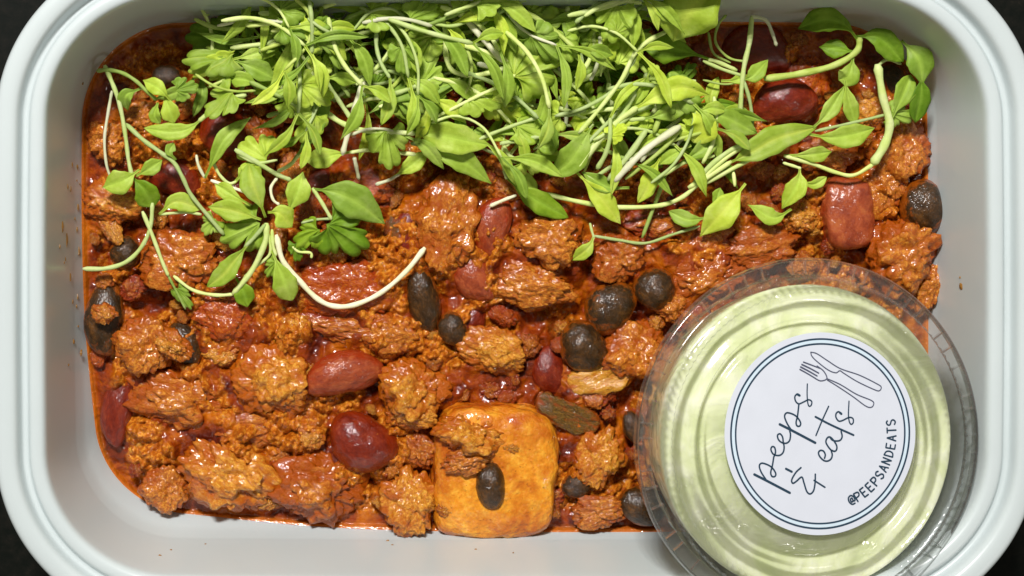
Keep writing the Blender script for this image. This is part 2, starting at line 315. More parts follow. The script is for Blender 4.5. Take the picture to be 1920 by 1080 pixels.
# ------------------------------------------------------------------ the pieces in the chili (position, size in photo pixels)
# kind, u, v, width, height, rotation (deg), rise, label
PIECES = [
 ('kidney_pink',645,703,156,92,-12,26,'large pinkish kidney bean lying left of the container middle below the long pale stem'),
 ('kidney',680,830,122,138,-60,22,'plump glossy dark red kidney bean left of the sweet potato cube'),
 ('kidney_pink',925,425,78,118,12,16,'dull rose kidney bean just under the stem tip at the lower edge of the greens'),
 ('kidney_pink',890,520,84,108,-28,10,'rose kidney bean half sunk in sauce above the two touching black beans'),
 ('kidney_block',1592,400,106,140,-4,16,'blocky mauve kidney bean between the greens and the clear cup lid'),
 ('kidney',1474,190,124,92,-8,26,'shiny dark kidney bean at upper right framed by stems'),
 ('kidney',222,765,72,150,12,4,'deep red kidney bean under the sauce along the left edge'),
 ('kidney',422,245,100,104,-38,10,'wrinkled glossy red kidney bean under the greens at upper left'),
 ('kidney',762,442,62,112,8,-2,'narrow dark kidney bean below the jagged coriander leaf'),
 ('kidney',868,208,80,62,20,0,'dark kidney bean glimpsed in the gap in the middle of the greens'),
 ('kidney',1420,95,150,110,8,-14,'large shaded kidney bean near the top right wall'),
 ('kidney',1030,695,72,100,-10,-10,'shaded dark red bean left of the orange onion slice'),
 ('kidney',880,612,72,100,18,-16,'shadowed maroon bean to the right of the tiny glossy black bean'),
 ('kidney',330,335,100,80,20,-6,'dark red bean under the thin stems at far left'),
 ('kidney',600,345,90,66,-10,-8,'red bean peeping out under the lower fringe of greens'),
 ('black',195,598,78,140,3,14,'oval black bean with a meat crumb on it at the left edge'),
 ('black',345,645,72,92,-28,12,'black bean half hidden by a meat crumb near the left edge'),
 ('black',234,474,62,66,10,2,'small sunken black bean beside the curved stem at left'),
 ('black',795,562,66,132,-12,12,'long curved black bean with a bright glint near the middle'),
 ('black',849,618,58,68,-20,18,'small very glossy black bean just right of the long curved one'),
 ('black',1146,576,92,108,38,20,'matte grey brown black bean, middle of the trio beside the cup'),
 ('black',1230,542,84,82,0,24,'round black bean with an orange fleck, nearest the cup lid'),
 ('black',1096,652,94,106,-30,18,'dusty black bean, lowest of the trio beside the cup'),
 ('black',1736,388,92,108,-10,30,'smooth black bean pressed against the right wall of the container'),
 ('black',1206,950,98,78,12,16,'black bean in the lower edge sauce touching the lid flange'),
 ('black',1082,912,58,48,0,10,'small black bean right of the sweet potato cube'),
 ('black',314,142,60,44,10,12,'black bean poking out of the shaded sauce at upper left'),
 ('black',1668,150,76,66,0,-6,'dark black bean under the leaves in the top right corner'),
 ('black',1188,802,40,66,-16,2,'sliver of black bean beside the left side of the lid'),
 ('pepper',1062,780,130,60,24,18,'strip of olive green pepper above the sweet potato cube'),
 ('pepper',738,452,44,92,10,6,'brown green pepper scrap in the middle left sauce'),
 ('pepper',1075,835,90,50,-20,4,'sunken pepper strip beside the sweet potato cube'),
 ('onion',1130,712,134,66,-18,12,'soft orange yellow onion slice left of the lid'),
 ('onion',285,835,90,40,-24,2,'pale onion scrap in the oil at the lower left'),
 ('tomato',405,592,130,110,14,20,'glossy red tomato chunk below the looping stem at left'),
 ('tomato',655,548,180,120,8,14,'broad red orange tomato piece inside the curve of the long pale stem'),
 ('tomato',1500,165,110,120,0,-20,'stewed tomato in the shade behind the top right stems'),
 ('tomato',680,350,110,70,10,6,'glossy tomato scrap at the lower fringe of the greens'),
 ('tomato',1700,180,84,50,0,0,'orange tomato scrap below the top right corner leaves'),
 ('meat',340,490,150,110,10,18,'saucy meat crumble with bright sparkles left of the leafy clump'),
 ('meat_pale',510,722,158,140,20,30,'large pale golden meat crumble left of the pink kidney bean'),
 ('meat_pale',778,735,140,130,35,28,'craggy meat crumble on the right end of the pink kidney bean'),
 ('meat_pale',770,778,92,64,10,26,'small knob of meat hanging over the dark gap beside the cube'),
 ('meat_pale',432,890,214,140,28,36,'biggest slab of pale meat near the bottom left corner'),
 ('meat',312,918,98,90,0,20,'round meat crumble in the bottom left corner sauce'),
 ('meat',600,920,178,130,12,24,'meat crumble on the bottom edge right of the biggest slab'),
 ('meat_pale',768,942,120,126,-8,24,'ragged meat crumble touching the left side of the sweet potato cube'),
 ('meat_pale',580,822,54,58,20,24,'small pale nugget of meat above the bottom edge'),
 ('meat_pale',925,662,140,92,16,22,'golden meat crumble in the exact middle below the small black bean'),
 ('meat',842,415,140,180,10,22,'large sauce coated meat crumble left of the rose kidney beans'),
 ('meat',1035,450,148,108,6,24,'reddish meat crumble right of the rose kidney bean'),
 ('meat',1000,535,158,92,8,16,'flat orange meat piece right of the lower rose kidney bean'),
 ('meat',1163,485,98,88,12,20,'knob of meat under the small lowest leaf of the greens'),
 ('meat',270,650,120,110,20,26,'meat crumble lying on the half hidden black bean'),
 ('meat_red',640,610,180,70,10,4,'strip of saucy meat below the long pale stem'),
 ('meat_pale',415,664,74,44,6,18,'small meat crumb right of the half hidden black bean'),
 ('meat',345,752,210,112,8,20,'wide meat mass at the left below the black beans'),
 ('meat',475,805,150,70,-4,14,'meat ridge between the golden crumble and the biggest slab'),
 ('meat_pale',210,378,110,84,10,16,'pale meat crumble below the leaf at the left edge'),
 ('meat',208,265,90,90,0,14,'meat crumble crossed by two thin stems at the left edge'),
 ('meat_pale',548,622,64,84,20,20,'upright small meat crumb above the pink kidney bean'),
 ('meat',733,628,120,84,14,14,'meat crumble between the pink bean and the glinting black bean'),
 ('meat_red',1110,735,90,60,0,6,'saucy meat scrap under the onion slice'),
 ('meat_pale',1125,858,100,116,20,22,'crumbly meat piece right of the sweet potato cube'),
 ('meat',1125,960,100,60,0,16,'flat meat crumble on the bottom edge right of the cube'),
 ('meat',1190,660,130,110,-24,12,'orange meat mass between the bean trio and the lid'),
 ('meat',1330,520,170,90,-14,16,'meat crumble along the upper left of the lid'),
 ('meat',1430,462,150,80,-8,18,'meat crumble between the greens and the top of the lid'),
 ('meat_red',1330,455,120,80,0,8,'red saucy meat under the thin low stem of the greens'),
 ('meat',1700,478,150,160,24,34,'big orange meat chunk against the right wall beside the lid'),
 ('meat',1735,535,84,110,8,18,'lower end of the orange meat against the right wall'),
 ('meat_pale',1502,408,66,72,20,18,'two lobed nugget of meat left of the mauve bean'),
 ('meat',1660,350,90,110,0,12,'meat crumble between the mauve bean and the right black bean'),
 ('meat',1690,285,120,120,0,14,'orange meat mass at the right edge under the arching stem'),
 ('meat_pale',1620,215,90,76,0,14,'pale meat crumble under the pointed leaf at right'),
 ('meat',1560,290,110,70,0,8,'meat under the thick arching stem at right'),
 ('meat',1395,250,110,70,0,4,'meat crumb between the two upright stems at right'),
 ('meat_red',1230,415,110,70,0,8,'glistening meat below the greens in the middle right'),
 ('meat',265,215,80,66,0,12,'meat scrap beside the curled leaf at upper left'),
 ('meat_red',940,255,100,70,0,0,'meat seen through the middle gap in the greens'),
 ('meat_pale',890,816,146,96,8,50,'brown meat crumb resting on top of the sweet potato cube'),
 ('meat',878,862,104,60,-10,52,'smaller meat crumb on the sweet potato cube beside the black bean'),
 ('black',920,912,62,100,-4,52,'black bean resting on top of the sweet potato cube'),
 ('meat_red',870,835,70,50,20,52,'flat saucy meat shred between the crumbs on the sweet potato cube'),
 ('meat_pale',952,838,40,30,20,50,'tiny pale meat bit right of the crumbs on the sweet potato cube'),
 ('meat_pale',838,958,46,26,20,38,'pale meat bit low on the left side of the sweet potato cube'),
 ('meat_pale',194,588,54,40,10,62,'meat crumb stuck on the oval black bean at the left edge'),
 ('meat_pale',318,648,84,56,35,46,'meat shreds lying over the half hidden black bean'),
]
def lump(seed, elong=0.0, gran=0.17, sub=5):
    v, f = ICO[sub]; v = v.copy(); s = seed*17.3
    lo = fbm(v*1.1+s, 3, seed); md = fbm(v*2.6+s, 3, seed+40)
    wz = worley(v*3.1+s+0.35*np.c_[md,md,md], seed+3); w2 = worley(v*7.0+s, seed+5); w3 = worley(v*15.0+s, seed+9)
    r = 1+0.30*lo+0.10*md+1.5*gran*(0.45-wz*wz*1.3)+0.20*(0.40-w2*w2*1.2)+0.075*(0.40-w3*w3*1.2)+0.02*fbm(v*11+s, 3, seed+8)
    v = v*r[:,None]; v[:,0] *= 1+elong
    return v/np.abs(v).max(0)[None,:], f
def bean(seed, kidney=0.25, sub=4, block=0):
    v, f = ICO[sub]; v = v.copy(); s = seed*9.1
    if block:
        p = 3.4; n = (np.abs(v)**p).sum(1)**(-1/p); v = v*n[:,None]
    d = 1+0.05*fbm(v*1.6+s, 2, seed)+0.012*fbm(v*6+s, 3, seed+1)
    v = v*d[:,None]
    v[:,0] += kidney*(v[:,1]**2)-kidney*0.35
    if seed % 3 == 0: v[:,0] -= 0.05*np.exp(-((v[:,1])/0.08)**2)*(v[:,2] > 0)
    return v/np.abs(v).max(0)[None,:], f
def strip(seed):
    v, f = ICO[4]; v = v.copy(); p = 3.0; n = (np.abs(v)**p).sum(1)**(-1/p); v = v*n[:,None]
    v[:,2] += 0.5*(1-v[:,0]**2)*0.6+0.34*fbm(v*1.9+seed, 4, seed); v[:,1] += 0.3*v[:,0]**2+0.26*fbm(v*2.3+seed, 3, seed+5)
    return v/np.abs(v).max(0)[None,:], f
MESH = {}
def getmesh(kind, i):
    key = (kind, i)
    if key in MESH: return MESH[key]
    R = 100.0
    if kind.startswith('meat'): v, f = lump(i+ {'meat':1,'meat_pale':31,'meat_red':61}[kind], 0.15*(i % 3)); nm = 'meat_crumble'; mt = M[kind]
    elif kind == 'kidney_block': v, f = bean(i+5, 0.05, 5, 1); nm = 'kidney_bean'; mt = M['kidney_pink']
    elif kind.startswith('kidney'): v, f = bean(i+2, 0.28, 5); nm = 'kidney_bean'; mt = M[kind]
    elif kind == 'black': v, f = bean(i+12, 0.12, 5); nm = 'black_bean'; mt = M['black']
    elif kind in ('pepper', 'onion'): v, f = strip(i+3); nm = kind+'_piece'; mt = M[kind]
    else: v, f = lump(i+90, 0.2, 0.08); v, f = v, f; nm = 'tomato_piece'; mt = M['tomato']
    MESH[key] = mesh(nm, v*R, f, mt); return MESH[key]
CATS = {'meat':'meat crumble','kidney':'kidney bean','black':'black bean','pepper':'pepper','onion':'onion','tomato':'tomato'}
def level(x, y): return FZ-78*np.exp(-(((x+880)/430.0)**2+((y+560)/380.0)**2))
ANCH = [('the large pink kidney bean',645,703),('the plump dark red kidney bean',678,830),('the sweet potato cube',932,888),('the olive pepper strip',1062,780),('the onion slice',1130,712),
 ('the blocky mauve bean',1592,400),('the oval black bean at the left edge',195,598),('the half hidden black bean',345,645),('the long curved black bean',795,562),('the round black bean by the lid',1230,542),
 ('the biggest meat slab',432,890),('the bottom left corner',250,930),('the glossy tomato chunk',405,592),('the broad tomato piece',655,548),('the dull rose kidney bean',925,425),('the lone lowest leaf',1095,468),
 ('the right wall black bean',1736,388),('the shiny upper right red bean',1474,190),('the two upright stems',1398,160),('the thick arching stem',1655,250),('the leafy clump',500,430),('the jagged coriander leaf',660,440),
 ('the wrinkled red bean',422,245),('the upright stem at the left',230,230),('the large pointed smooth leaf',850,262),('the largest fan shaped leaf',1000,110),('the largest bright leaf',1290,20),('the big pale folded leaf',390,110),
 ('the slanting white stalk',1215,285),('the clear lid',1300,560),('the deep red bean at the left edge',222,765),('the lowest trio bean',1096,652),('the top right corner leaves',1690,130),('the looping stem left of centre',845,90),
 ('the broad upright blade leaf',580,200),('the steep pale stem',662,215),('the dangling slim top leaf',555,90),('the shaded pointed leaf',1010,380),('the twisted ribbon leaf',1480,370),('the long spoon leaf',1120,370)]
USED = {}
def where(u, v, heads):
    dd = sorted((math.hypot(u-a[1], v-a[2]), a) for a in ANCH)
    for d, a in dd[:5]:
        dx, dy = u-a[1], v-a[2]
        dr = ('right of ' if dx > 0 else 'left of ') if abs(dx) > 1.8*abs(dy) else (('below ' if dy > 0 else 'above ') if abs(dy) > 1.8*abs(dx) else ('lower ' if dy > 0 else 'upper ')+('right of ' if dx > 0 else 'left of '))
        far = 'touching and ' if d < 45 else ('just ' if d < 85 else '')
        for h in heads:
            L = h+' '+('on ' if d < 14 else far+dr)+a[0]
            if L not in USED and len(L.split()) <= 16: USED[L] = 1; return L
    return None
placed = []; cnt = {}
def place_piece(kind, u, v, wd, ht, rot, rise, label, group=None):
    base = kind.split('_')[0]; cnt[kind] = cnt.get(kind, 0)+1
    nvar = {'meat':6,'kidney':4,'black':5,'pepper':3,'onion':2,'tomato':3}[base]
    me = getmesh(kind, cnt[kind] % nvar)
    if kind == 'kidney_pink' or kind == 'kidney':   # the mesh is longest along y
        if wd > ht: wd, ht, rot = ht, wd, rot+90
    hz = {'meat':0.35,'kidney':0.36,'black':0.40,'pepper':0.22,'onion':0.24,'tomato':0.30}[base]*min(wd, ht)
    if rise > 40: hz *= 1.5
    z = FZ+rise-hz*0.30; x, y, _ = Wp(u, v, z); z += float(level(x, y))-FZ
    k = (H-z)/H
    x, y, _ = Wp(u, v, z+hz*0.4)
    o = obj({'meat':'meat_crumble','kidney':'kidney_bean','black':'black_bean','pepper':'pepper_piece','onion':'onion_piece','tomato':'tomato_piece'}[base], me, None, (x, y, z))
    hs = rng.rand()
    o.rotation_euler = ((hs-0.5)*0.25, (rng.rand()-0.5)*0.25, math.radians(-rot))
    ov = 1.13 if base in ('meat','tomato') else 1.0
    o.scale = (wd/200*k*ov, ht/200*k*ov, hz/100*(1.25 if base in ('meat',) else 1.1))
    placed.append((x, y, max(wd, ht)/2, rise, kind))
    tag(o, label, CATS[base], group); return o
for p in PIECES: place_piece(*p)

# sweet potato cube
def potato():
    v, f = ICO[5]; v = v.copy(); p = 6.5; n = (np.abs(v)**p).sum(1)**(-1/p); v = v*n[:,None]
    v = v*(1+0.035*fbm(v*2.2, 3, 5)+0.018*fbm(v*7, 4, 8))[:,None]
    v[:,0] *= 1-0.05*v[:,2]; v[:,1] *= 1-0.06*v[:,2]
    v[:,1] *= 1-0.03*v[:,0]; v[:,0] *= 1-0.05*(v[:,1]**2); v[:,1] *= 1.0-0.05*v[:,0]**2
    v[:,2] -= 0.10*v[:,0]**2+0.10*v[:,1]**2
    v[:,2] -= 0.22*np.exp(-(((v[:,0]-0.8)/0.30)**2+((v[:,1]-0.95)/0.25)**2))*(v[:,2] > 0)
    z = FZ-8; x, y, _ = Wp(932, 888, z+50); k = (H-z)/H
    o = obj('sweet_potato_cube', mesh('sweet_potato_cube', v*100, f, M['potato']), None, (x, y, z), (0.05, -0.03, math.radians(-2.5)), (1.17*k, 1.28*k, 0.62))
    tag(o, 'big orange sweet potato cube on the bottom edge of the chili with crumbs on it', 'sweet potato')
    placed.append((x, y, 125, 40, 'potato'))
potato()

# ------------------------------------------------------------------ loose crumbles filling the chili, all of one kind
def tofood(x, y): return sdf(x, y) < float(insetz(level(x, y)))-26
n_fill = 0; tries = 0
while n_fill < 235 and tries < 9000:
    tries += 1
    x, y = rng.uniform(-840, 850), rng.uniform(-510, 510)
    if not tofood(x, y): continue
    r = rng.choice([12, 17, 24, 33, 44], p=[.24,.28,.26,.15,.07])
    okk = True
    for (a, b, c, ri, kd) in placed:
        d = math.hypot(x-a, y-b)
        if d < (c*0.74+r*0.62 if not kd.startswith('fill') else (c+r)*0.82): okk = False; break
    if not okk: continue
    if x < -560 and y < -330 and r > 22: continue
    if rng.rand() < 0.10: kd = 'tomato'
    else: kd = rng.choice(['meat', 'meat_pale', 'meat_red'], p=[.42,.28,.30])
    z = FZ; u = NU+(x+960-NU)*H/(H-z); v = NV-(y-540+NV)*H/(H-z)
    sz = 'tiny ' if r < 15 else ('small ' if r < 20 else ('' if r < 30 else 'medium '))
    cw = {'tomato':'red tomato scrap','meat':'brown meat crumble','meat_pale':'pale meat crumble','meat_red':'saucy meat crumble'}[kd]
    lb = where(u, v, [sz+cw, sz+cw+' bedded in sauce']) or 'small crumble bedded in the red sauce among larger pieces'
    o = place_piece(kd, u, v, 2*r*rng.uniform(0.9,1.25), 2*r*rng.uniform(0.75,1.0), rng.uniform(0,180), rng.uniform(-4, 14)+r*0.15,
        lb, 'tomato scraps in the sauce' if kd == 'tomato' else 'small meat crumbles in the sauce')
    placed[-1] = (x, y, r, 0, 'fill'); n_fill += 1

# ------------------------------------------------------------------ the sauce: one sheet between the pieces
def sauce():
    st = 2.6; xs = np.arange(-880, 900, st); ys = np.arange(-560, 570, st); X, Y = np.meshgrid(xs, ys); nx, ny = len(xs), len(ys)
    x = X.ravel(); y = Y.ravel(); d = sdf(x, y); LV = level(x, y); lim = insetz(LV)
    P = np.c_[x, y, x*0]
    sh = np.clip((lim-d)/70.0, 0, 1); edge = np.clip(1-(lim-d)/16.0, 0, 1)
    mm = fbm(P/95.0+3.3, 4, 21); md = fbm(P/30.0, 3, 33)
    meat = np.clip((mm+0.32)*1.7, 0, 1)*sh
    warpv = np.c_[md, fbm(P/30.0+9, 3, 34), md*0]
    w1 = worley(P/34.0+0.3*warpv, 4); w2 = worley(P/13.0+0.3*warpv, 6)
    w3 = worley(P/8.0+0.3*warpv, 8)
    z = FZ-16+sh*(26*fbm(P/120.0+8.8, 3, 91)+9*md)+meat*(46*(0.42-w1*w1)+20*(0.40-w2*w2)*(1+0.8*md)+6*(0.40-w3*w3)+3*fbm(P/7.0, 2, 50))
    z = z+sh*2.0*fbm(P/16.0, 2, 77)
    for (a, b, c, ri, kd) in placed:       # the sauce climbs a little round each piece
        if kd == 'potato' or ri > 40: continue
        q = np.exp(-(((x-a)**2+(y-b)**2)/(c*(1.0 if kd[:4] in ('kidn','blac') else 1.2))**2)**1.5)
        z += q*sh*(min(c*0.30, 18) if kd.startswith('fill') else {'kidn':0.10,'blac':0.08}.get(kd[:4], 0.20)*c*min(1, max(0.2, 0.5+ri/30)))
    z = z+LV-FZ; z = np.where(d > lim-8, LV-6+(d-lim+8)*0.35, z)
    keep = d < lim+9
    idx = np.full(len(x), -1); idx[keep] = np.arange(keep.sum())
    q = np.arange(nx*ny).reshape(ny, nx); a = q[:-1,:-1].ravel(); b = q[:-1,1:].ravel(); c = q[1:,1:].ravel(); e = q[1:,:-1].ravel()
    ok = keep[a]&keep[b]&keep[c]&keep[e]; F = np.c_[idx[a],idx[b],idx[c],idx[e]][ok]
    V = np.c_[x, y, z][keep]
    me = mesh('chili_sauce', V, F, M['sauce'])
    for nm, ar in (('meat', meat[keep]), ('edge', edge[keep]*0.9)):
        at = me.attributes.new(nm, 'FLOAT', 'POINT'); at.data.foreach_set('value', ar.astype(np.float32))
    o = obj('chili_sauce', me); tag(o, 'glossy red brown chili sauce with minced meat filling the container', 'chili sauce', kind='stuff')
sauce()

# dried sauce specks on the container walls, part of the container
def wallpoint(u, v):
    for z in np.arange(0, -240, -2.0):
        x, y, _ = Wp(u, v, z)
        if sdf(x, y) >= insetz(z): return x, y, z+2
    return Wp(u, v, -228)
M['speck'] = flat('dried_sauce', (0.30,0.14,0.03), 0.35)
specks = [(117,425,7,22),(125,448,7,26),(146,388,4,12),(144,430,4,10),(131,520,5,16),(120,492,3,5),(138,640,5,10),(152,662,5,12),(1803,537,11,13),(155,156,4,6),(112,462,3,8),(148,470,3,14),(140,410,3,6),(1800,520,4,4)]
for k in range(15):
    specks.append((rng.uniform(122, 150), rng.uniform(300, 720), rng.uniform(2, 4.5), rng.uniform(3, 11)))
for k in range(7):
    specks.append((rng.uniform(280, 1150), rng.uniform(1010, 1042), rng.uniform(2.5, 6), rng.uniform(2, 4)))
for i, (u, v, a, b) in enumerate(specks):
    x, y, z = wallpoint(u, v); vv, ff = ICO[3]; vv = vv*(1+0.3*fbm(vv*1.8+i*3, 3, i))[:,None]*np.array([a*0.55, b*0.55, 2.2])
    vv = vv@np.array(Matrix.Rotation(math.radians(58 if x < 0 else -58), 3, 'Y')).T if abs(x) > 700 else vv
    q = part('sauce_speck', mesh('sauce_speck', vv+np.array([x, y, z]), ff, M['speck']), box)

# ------------------------------------------------------------------ microgreens
def catmull(pts, n=6):
    P = np.array(pts, float)
    if len(P) < 3: 
        t = np.linspace(0, 1, n+1)[:,None]; return P[0]*(1-t)+P[-1]*t
    Q = np.vstack([2*P[0]-P[1], P, 2*P[-1]-P[-2]]); out = []
    for i in range(len(P)-1):
        p0, p1, p2, p3 = Q[i:i+4]
        for k in range(n):
            t = k/n; out.append(0.5*((2*p1)+(-p0+p2)*t+(2*p0-5*p1+4*p2-p3)*t*t+(-p0+3*p1-3*p2+p3)*t**3))
    out.append(P[-1]); return np.array(out)
def tube(name, path, r0, r1, mat, seg=7, ends=True):
    P = np.asarray(path, float); n = len(P); T = np.gradient(P, axis=0); T /= np.linalg.norm(T, axis=1)[:,None]+1e-9
    V = []; up = np.array([0,0,1.0])
    for i in range(n):
        s = np.cross(T[i], up); s /= np.linalg.norm(s)+1e-9; b = np.cross(s, T[i]); t = i/(n-1)
        r = (r0+(r1-r0)*t)*(1+0.09*math.sin(i*1.1+P[0][0])+0.22*math.exp(-((t-0.97)/0.05)**2))
        if ends and i in (0, n-1): r *= 0.55
        for k in range(seg):
            a = 2*math.pi*k/seg; V.append(P[i]+r*(math.cos(a)*s+0.9*math.sin(a)*b))
    F = [(i*seg+k, i*seg+(k+1)%seg, (i+1)*seg+(k+1)%seg, (i+1)*seg+k) for i in range(n-1) for k in range(seg)]
    F += [tuple(reversed(range(seg))), tuple(range((n-1)*seg, n*seg))]
    return mesh(name, V, F, mat)
def frame(T):
    up = np.array([0,0,1.0]); s = np.cross(up, T); s /= np.linalg.norm(s)+1e-9; return s, np.cross(T, s)
def thicken(V, F, t):
    # a second skin under the first and a strip round the edge, so that a leaf has thickness
    n = len(V); V = np.asarray(V); cnt_ = {}
    for f in F:
        for i in range(len(f)):
            e = (f[i], f[(i+1)%len(f)]); cnt_[e] = 1
    V2 = V.copy(); V2[:,2] -= t
    G = list(F)+[tuple(reversed([i+n for i in f])) for f in F]
    for (a, b) in cnt_:
        if (b, a) not in cnt_: G.append((b, a, a+n, b+n))
    return np.vstack([V, V2]), G
def blade(path, wd, fold=0.25, twist=0.0, mat=None, seed=0, nw=7, shape=1.0, petiole=0.12):
    P = catmull(path, 14 if len(path) < 3 else 8); n = len(P); T = np.gradient(P, axis=0); T /= np.linalg.norm(T, axis=1)[:,None]+1e-9
    V = []; vein = []; rs = np.random.RandomState(seed); ph = rs.rand()*6; sdv = seed; k1 = rs.normal(0,1)
    for i in range(n):
        t = i/(n-1); s, b = frame(T[i])
        a = twist*(t-0.3)+0.12*math.sin(t*7+ph); s2 = s*math.cos(a)+b*math.sin(a); b2 = -s*math.sin(a)+b*math.cos(a)
        tt = max(0, (t-petiole)/(1-petiole))
        prof = (math.sin(math.pi*tt**(1.0+0.5*((sdv*7)%5)/5)))**(0.8+0.5*(sdv%3)/2)*(1+0.05*math.sin(tt*23+ph)) if 0 < tt < 1 else 0
        hw = max(wd/2*prof, 2.6 if t < 0.3 else 0.5)
        for k in range(nw):
            q = -1+2*k/(nw-1)
            zz = fold*hw*abs(q)**1.3+0.10*hw*math.sin(9*t+q*2.5+ph)*abs(q)+0.05*hw*math.sin(q*9+ph+k1)+0.16*hw*q*math.sin(t*5+k1)
            V.append(P[i]+s2*q*hw+b2*zz)
            vein.append(max(math.exp(-(q/0.10)**2), 0.45*math.exp(-((abs(q)-0.55)/0.10)**2)*(1-t)))
    F = [(i*nw+k, i*nw+k+1, (i+1)*nw+k+1, (i+1)*nw+k) for i in range(n-1) for k in range(nw-1)]
    V, F = thicken(V, F, 1.0)
    me = mesh('leaf', V, F, mat); at = me.attributes.new('vein', 'FLOAT', 'POINT'); at.data.foreach_set('value', np.array(vein+vein, dtype=np.float32)); return me
def trueleaf(b, tip, wd, mat, seed=0, tilt=0.0, cup=0.3):
    b = np.array(b, float); tip = np.array(tip, float); L = np.linalg.norm(tip-b); T = (tip-b)/L; s, nn = frame(T)
    s = s*math.cos(tilt)+nn*math.sin(tilt); nn = np.cross(T, s)
    rs = np.random.RandomState(seed); ph = rs.rand()*6; NA, NR = 90, 7; V = [b]; vein = [1.0]
    for j in range(1, NR+1):
        for i in range(NA):
            a = (i/(NA-1)-0.5)*2; th = a*math.radians(118)
            lobe = 0.78+0.22*abs(math.cos(th*1.9+0.1))**0.7
            teeth = 0.16*(abs(math.sin(th*6.2+ph))**0.6-0.5)
            R = (lobe+teeth)*(1-0.22*abs(a)**3)
            for c, dd, ww in ((0.36,0.26,0.04),(-0.38,0.26,0.04)): R -= dd*math.exp(-((a-c)/ww)**2)
            f = j/NR; rr = R*f if f < 0.75 else R*f
            lx = rr*math.cos(th)*L*0.78+L*0.16; ly = rr*math.sin(th)*wd*0.56
            zz = cup*wd*0.35*(f*f)*math.sin(th*2+ph)*0.5+0.045*wd*f*math.sin(th*9+ph)+0.03*wd*math.sin(f*9+ph)-0.10*wd*f*f
            V.append(b+T*lx*min(1, 0.2+f*1.2)+s*ly+nn*zz)
            vein.append(max(math.exp(-(abs(math.sin(th*3.15))*f/0.09)**2)*(1-0.5*f), 0))
    F = [(0, 1+i, 2+i) for i in range(NA-1)]
    for j in range(NR-1):
        for i in range(NA-1):
            p = 1+j*NA+i; F.append((p, p+NA, p+NA+1, p+1))
    V, F = thicken(V, F, 0.9)
    me = mesh('leaf', V, F, mat); at = me.attributes.new('vein', 'FLOAT', 'POINT'); at.data.foreach_set('value', np.array(vein+vein, dtype=np.float32)); return me

sid = [0]
def sprout(label, stems=(), blades=(), trues=(), h=30, group=None, cat='microgreen'):
    """stems: (width, pts, [mat]); blades: (width, pts, [mat, fold, twist]); trues: (width, base, tip, [mat, tilt]); a point is (u, v[, height over the chili])"""
    sid[0] += 1; sd = sid[0]*13
    def W3(p, k, n):
        hh = p[2]*0.9+16 if len(p) > 2 else h+8*math.sin(sd+k*1.9)
        return Wp(p[0], p[1], FZ+12+hh)
    first = (stems[0][1][0] if stems else (blades[0][1][0] if blades else trues[0][1]))
    root = empty('cilantro_sprout', W3(first, 0, 1)); tag(root, label, cat, group or 'cilantro microgreens piled on the chili')
    for i, s in enumerate(stems):
        pts = [W3(p, k+i, len(s[1])) for k, p in enumerate(s[1])]
        part('stem', tube('stem', catmull(pts, 6), s[0]/2*0.98, s[0]/2*0.80, M[s[2] if len(s) > 2 else 'stem']), root)
    for i, bl in enumerate(blades):
        pts = [W3(p, k+i, len(bl[1])) for k, p in enumerate(bl[1])]
        if len(pts) == 2:
            m_ = (np.array(pts[0])+np.array(pts[1]))/2; L = np.linalg.norm(np.array(pts[0])-np.array(pts[1])); m_[2] += L*0.14; pts = [pts[0], m_, pts[1]]
        part('leaf', blade(pts, bl[0]*1.08, bl[3] if len(bl) > 3 else 0.22, bl[4] if len(bl) > 4 else 0.35*math.sin(sd+i), M[bl[2] if len(bl) > 2 else 'leaf'], sd+i), root)
    for i, tl in enumerate(trues):
        part('leaf', trueleaf(W3(tl[1], 0, 1), W3(tl[2], 1, 1), tl[0], M[tl[3] if len(tl) > 3 else 'leaf'], sd+i, tl[4] if len(tl) > 4 else 0.15*math.sin(sd)), root)
    return root
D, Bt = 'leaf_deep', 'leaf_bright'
# --- traced sprouts, left to right
sprout('stem arching from the left wall to a folded pale leaf and a toothed one', [(9,[(181,133,60),(203,131,62),(230,137,60),(255,152,60),(274,170,58),(294,188,55)],'stem_olive')],
  [(34,[(306,172,55),(318,205,60),(326,232,45)]),(30,[(322,190,60),(300,168,75),(268,150,50)]),(22,[(296,192,50),(290,215,60),(300,232,48)])],[(46,(330,170,60),(372,160,60))])
sprout('long upright stem near the left edge ending in a broad pale leaf', [(10,[(196,122,58),(206,145,58),(219,178,55),(228,212,50),(236,260,45),(241,300,40),(248,332,40)])],
  [(46,[(262,318,48),(232,338,62),(192,352,40)]),(46,[(246,330,46),(270,356,50),(288,388,22)],D),(30,[(255,330,50),(280,316,60),(304,300,50)])])
sprout('thin pinkish white stem hanging over the meat at the far left', [(7,[(210,170,30),(203,210,30),(196,260,32),(200,310,32),(212,343,28)],'stem_white')])
sprout('diagonal pale stem running down from the left edge into the leafy clump', [(10,[(236,232,40),(268,262,52),(300,285,60),(326,305,60),(342,332,58),(358,365,50),(388,402,44),(420,440,36)])],[(20,[(330,300,62),(318,285,70),(326,268,60)])])
sprout('small curled round leaf beside the upright stem at upper left', [(6,[(262,165,40),(270,168,38)])],[(28,[(263,166,48),(236,180,62),(240,208,34)],'leaf',0.5,0.8)])
sprout('ribbon like pale leaf lying level at upper left on a long rising stem', [(11,[(462,178,70),(430,188,72),(395,210,70),(372,228,66)])],[(32,[(380,222,66),(350,243,70),(312,247,68),(270,240,60)],'leaf',0.15,0.5)])
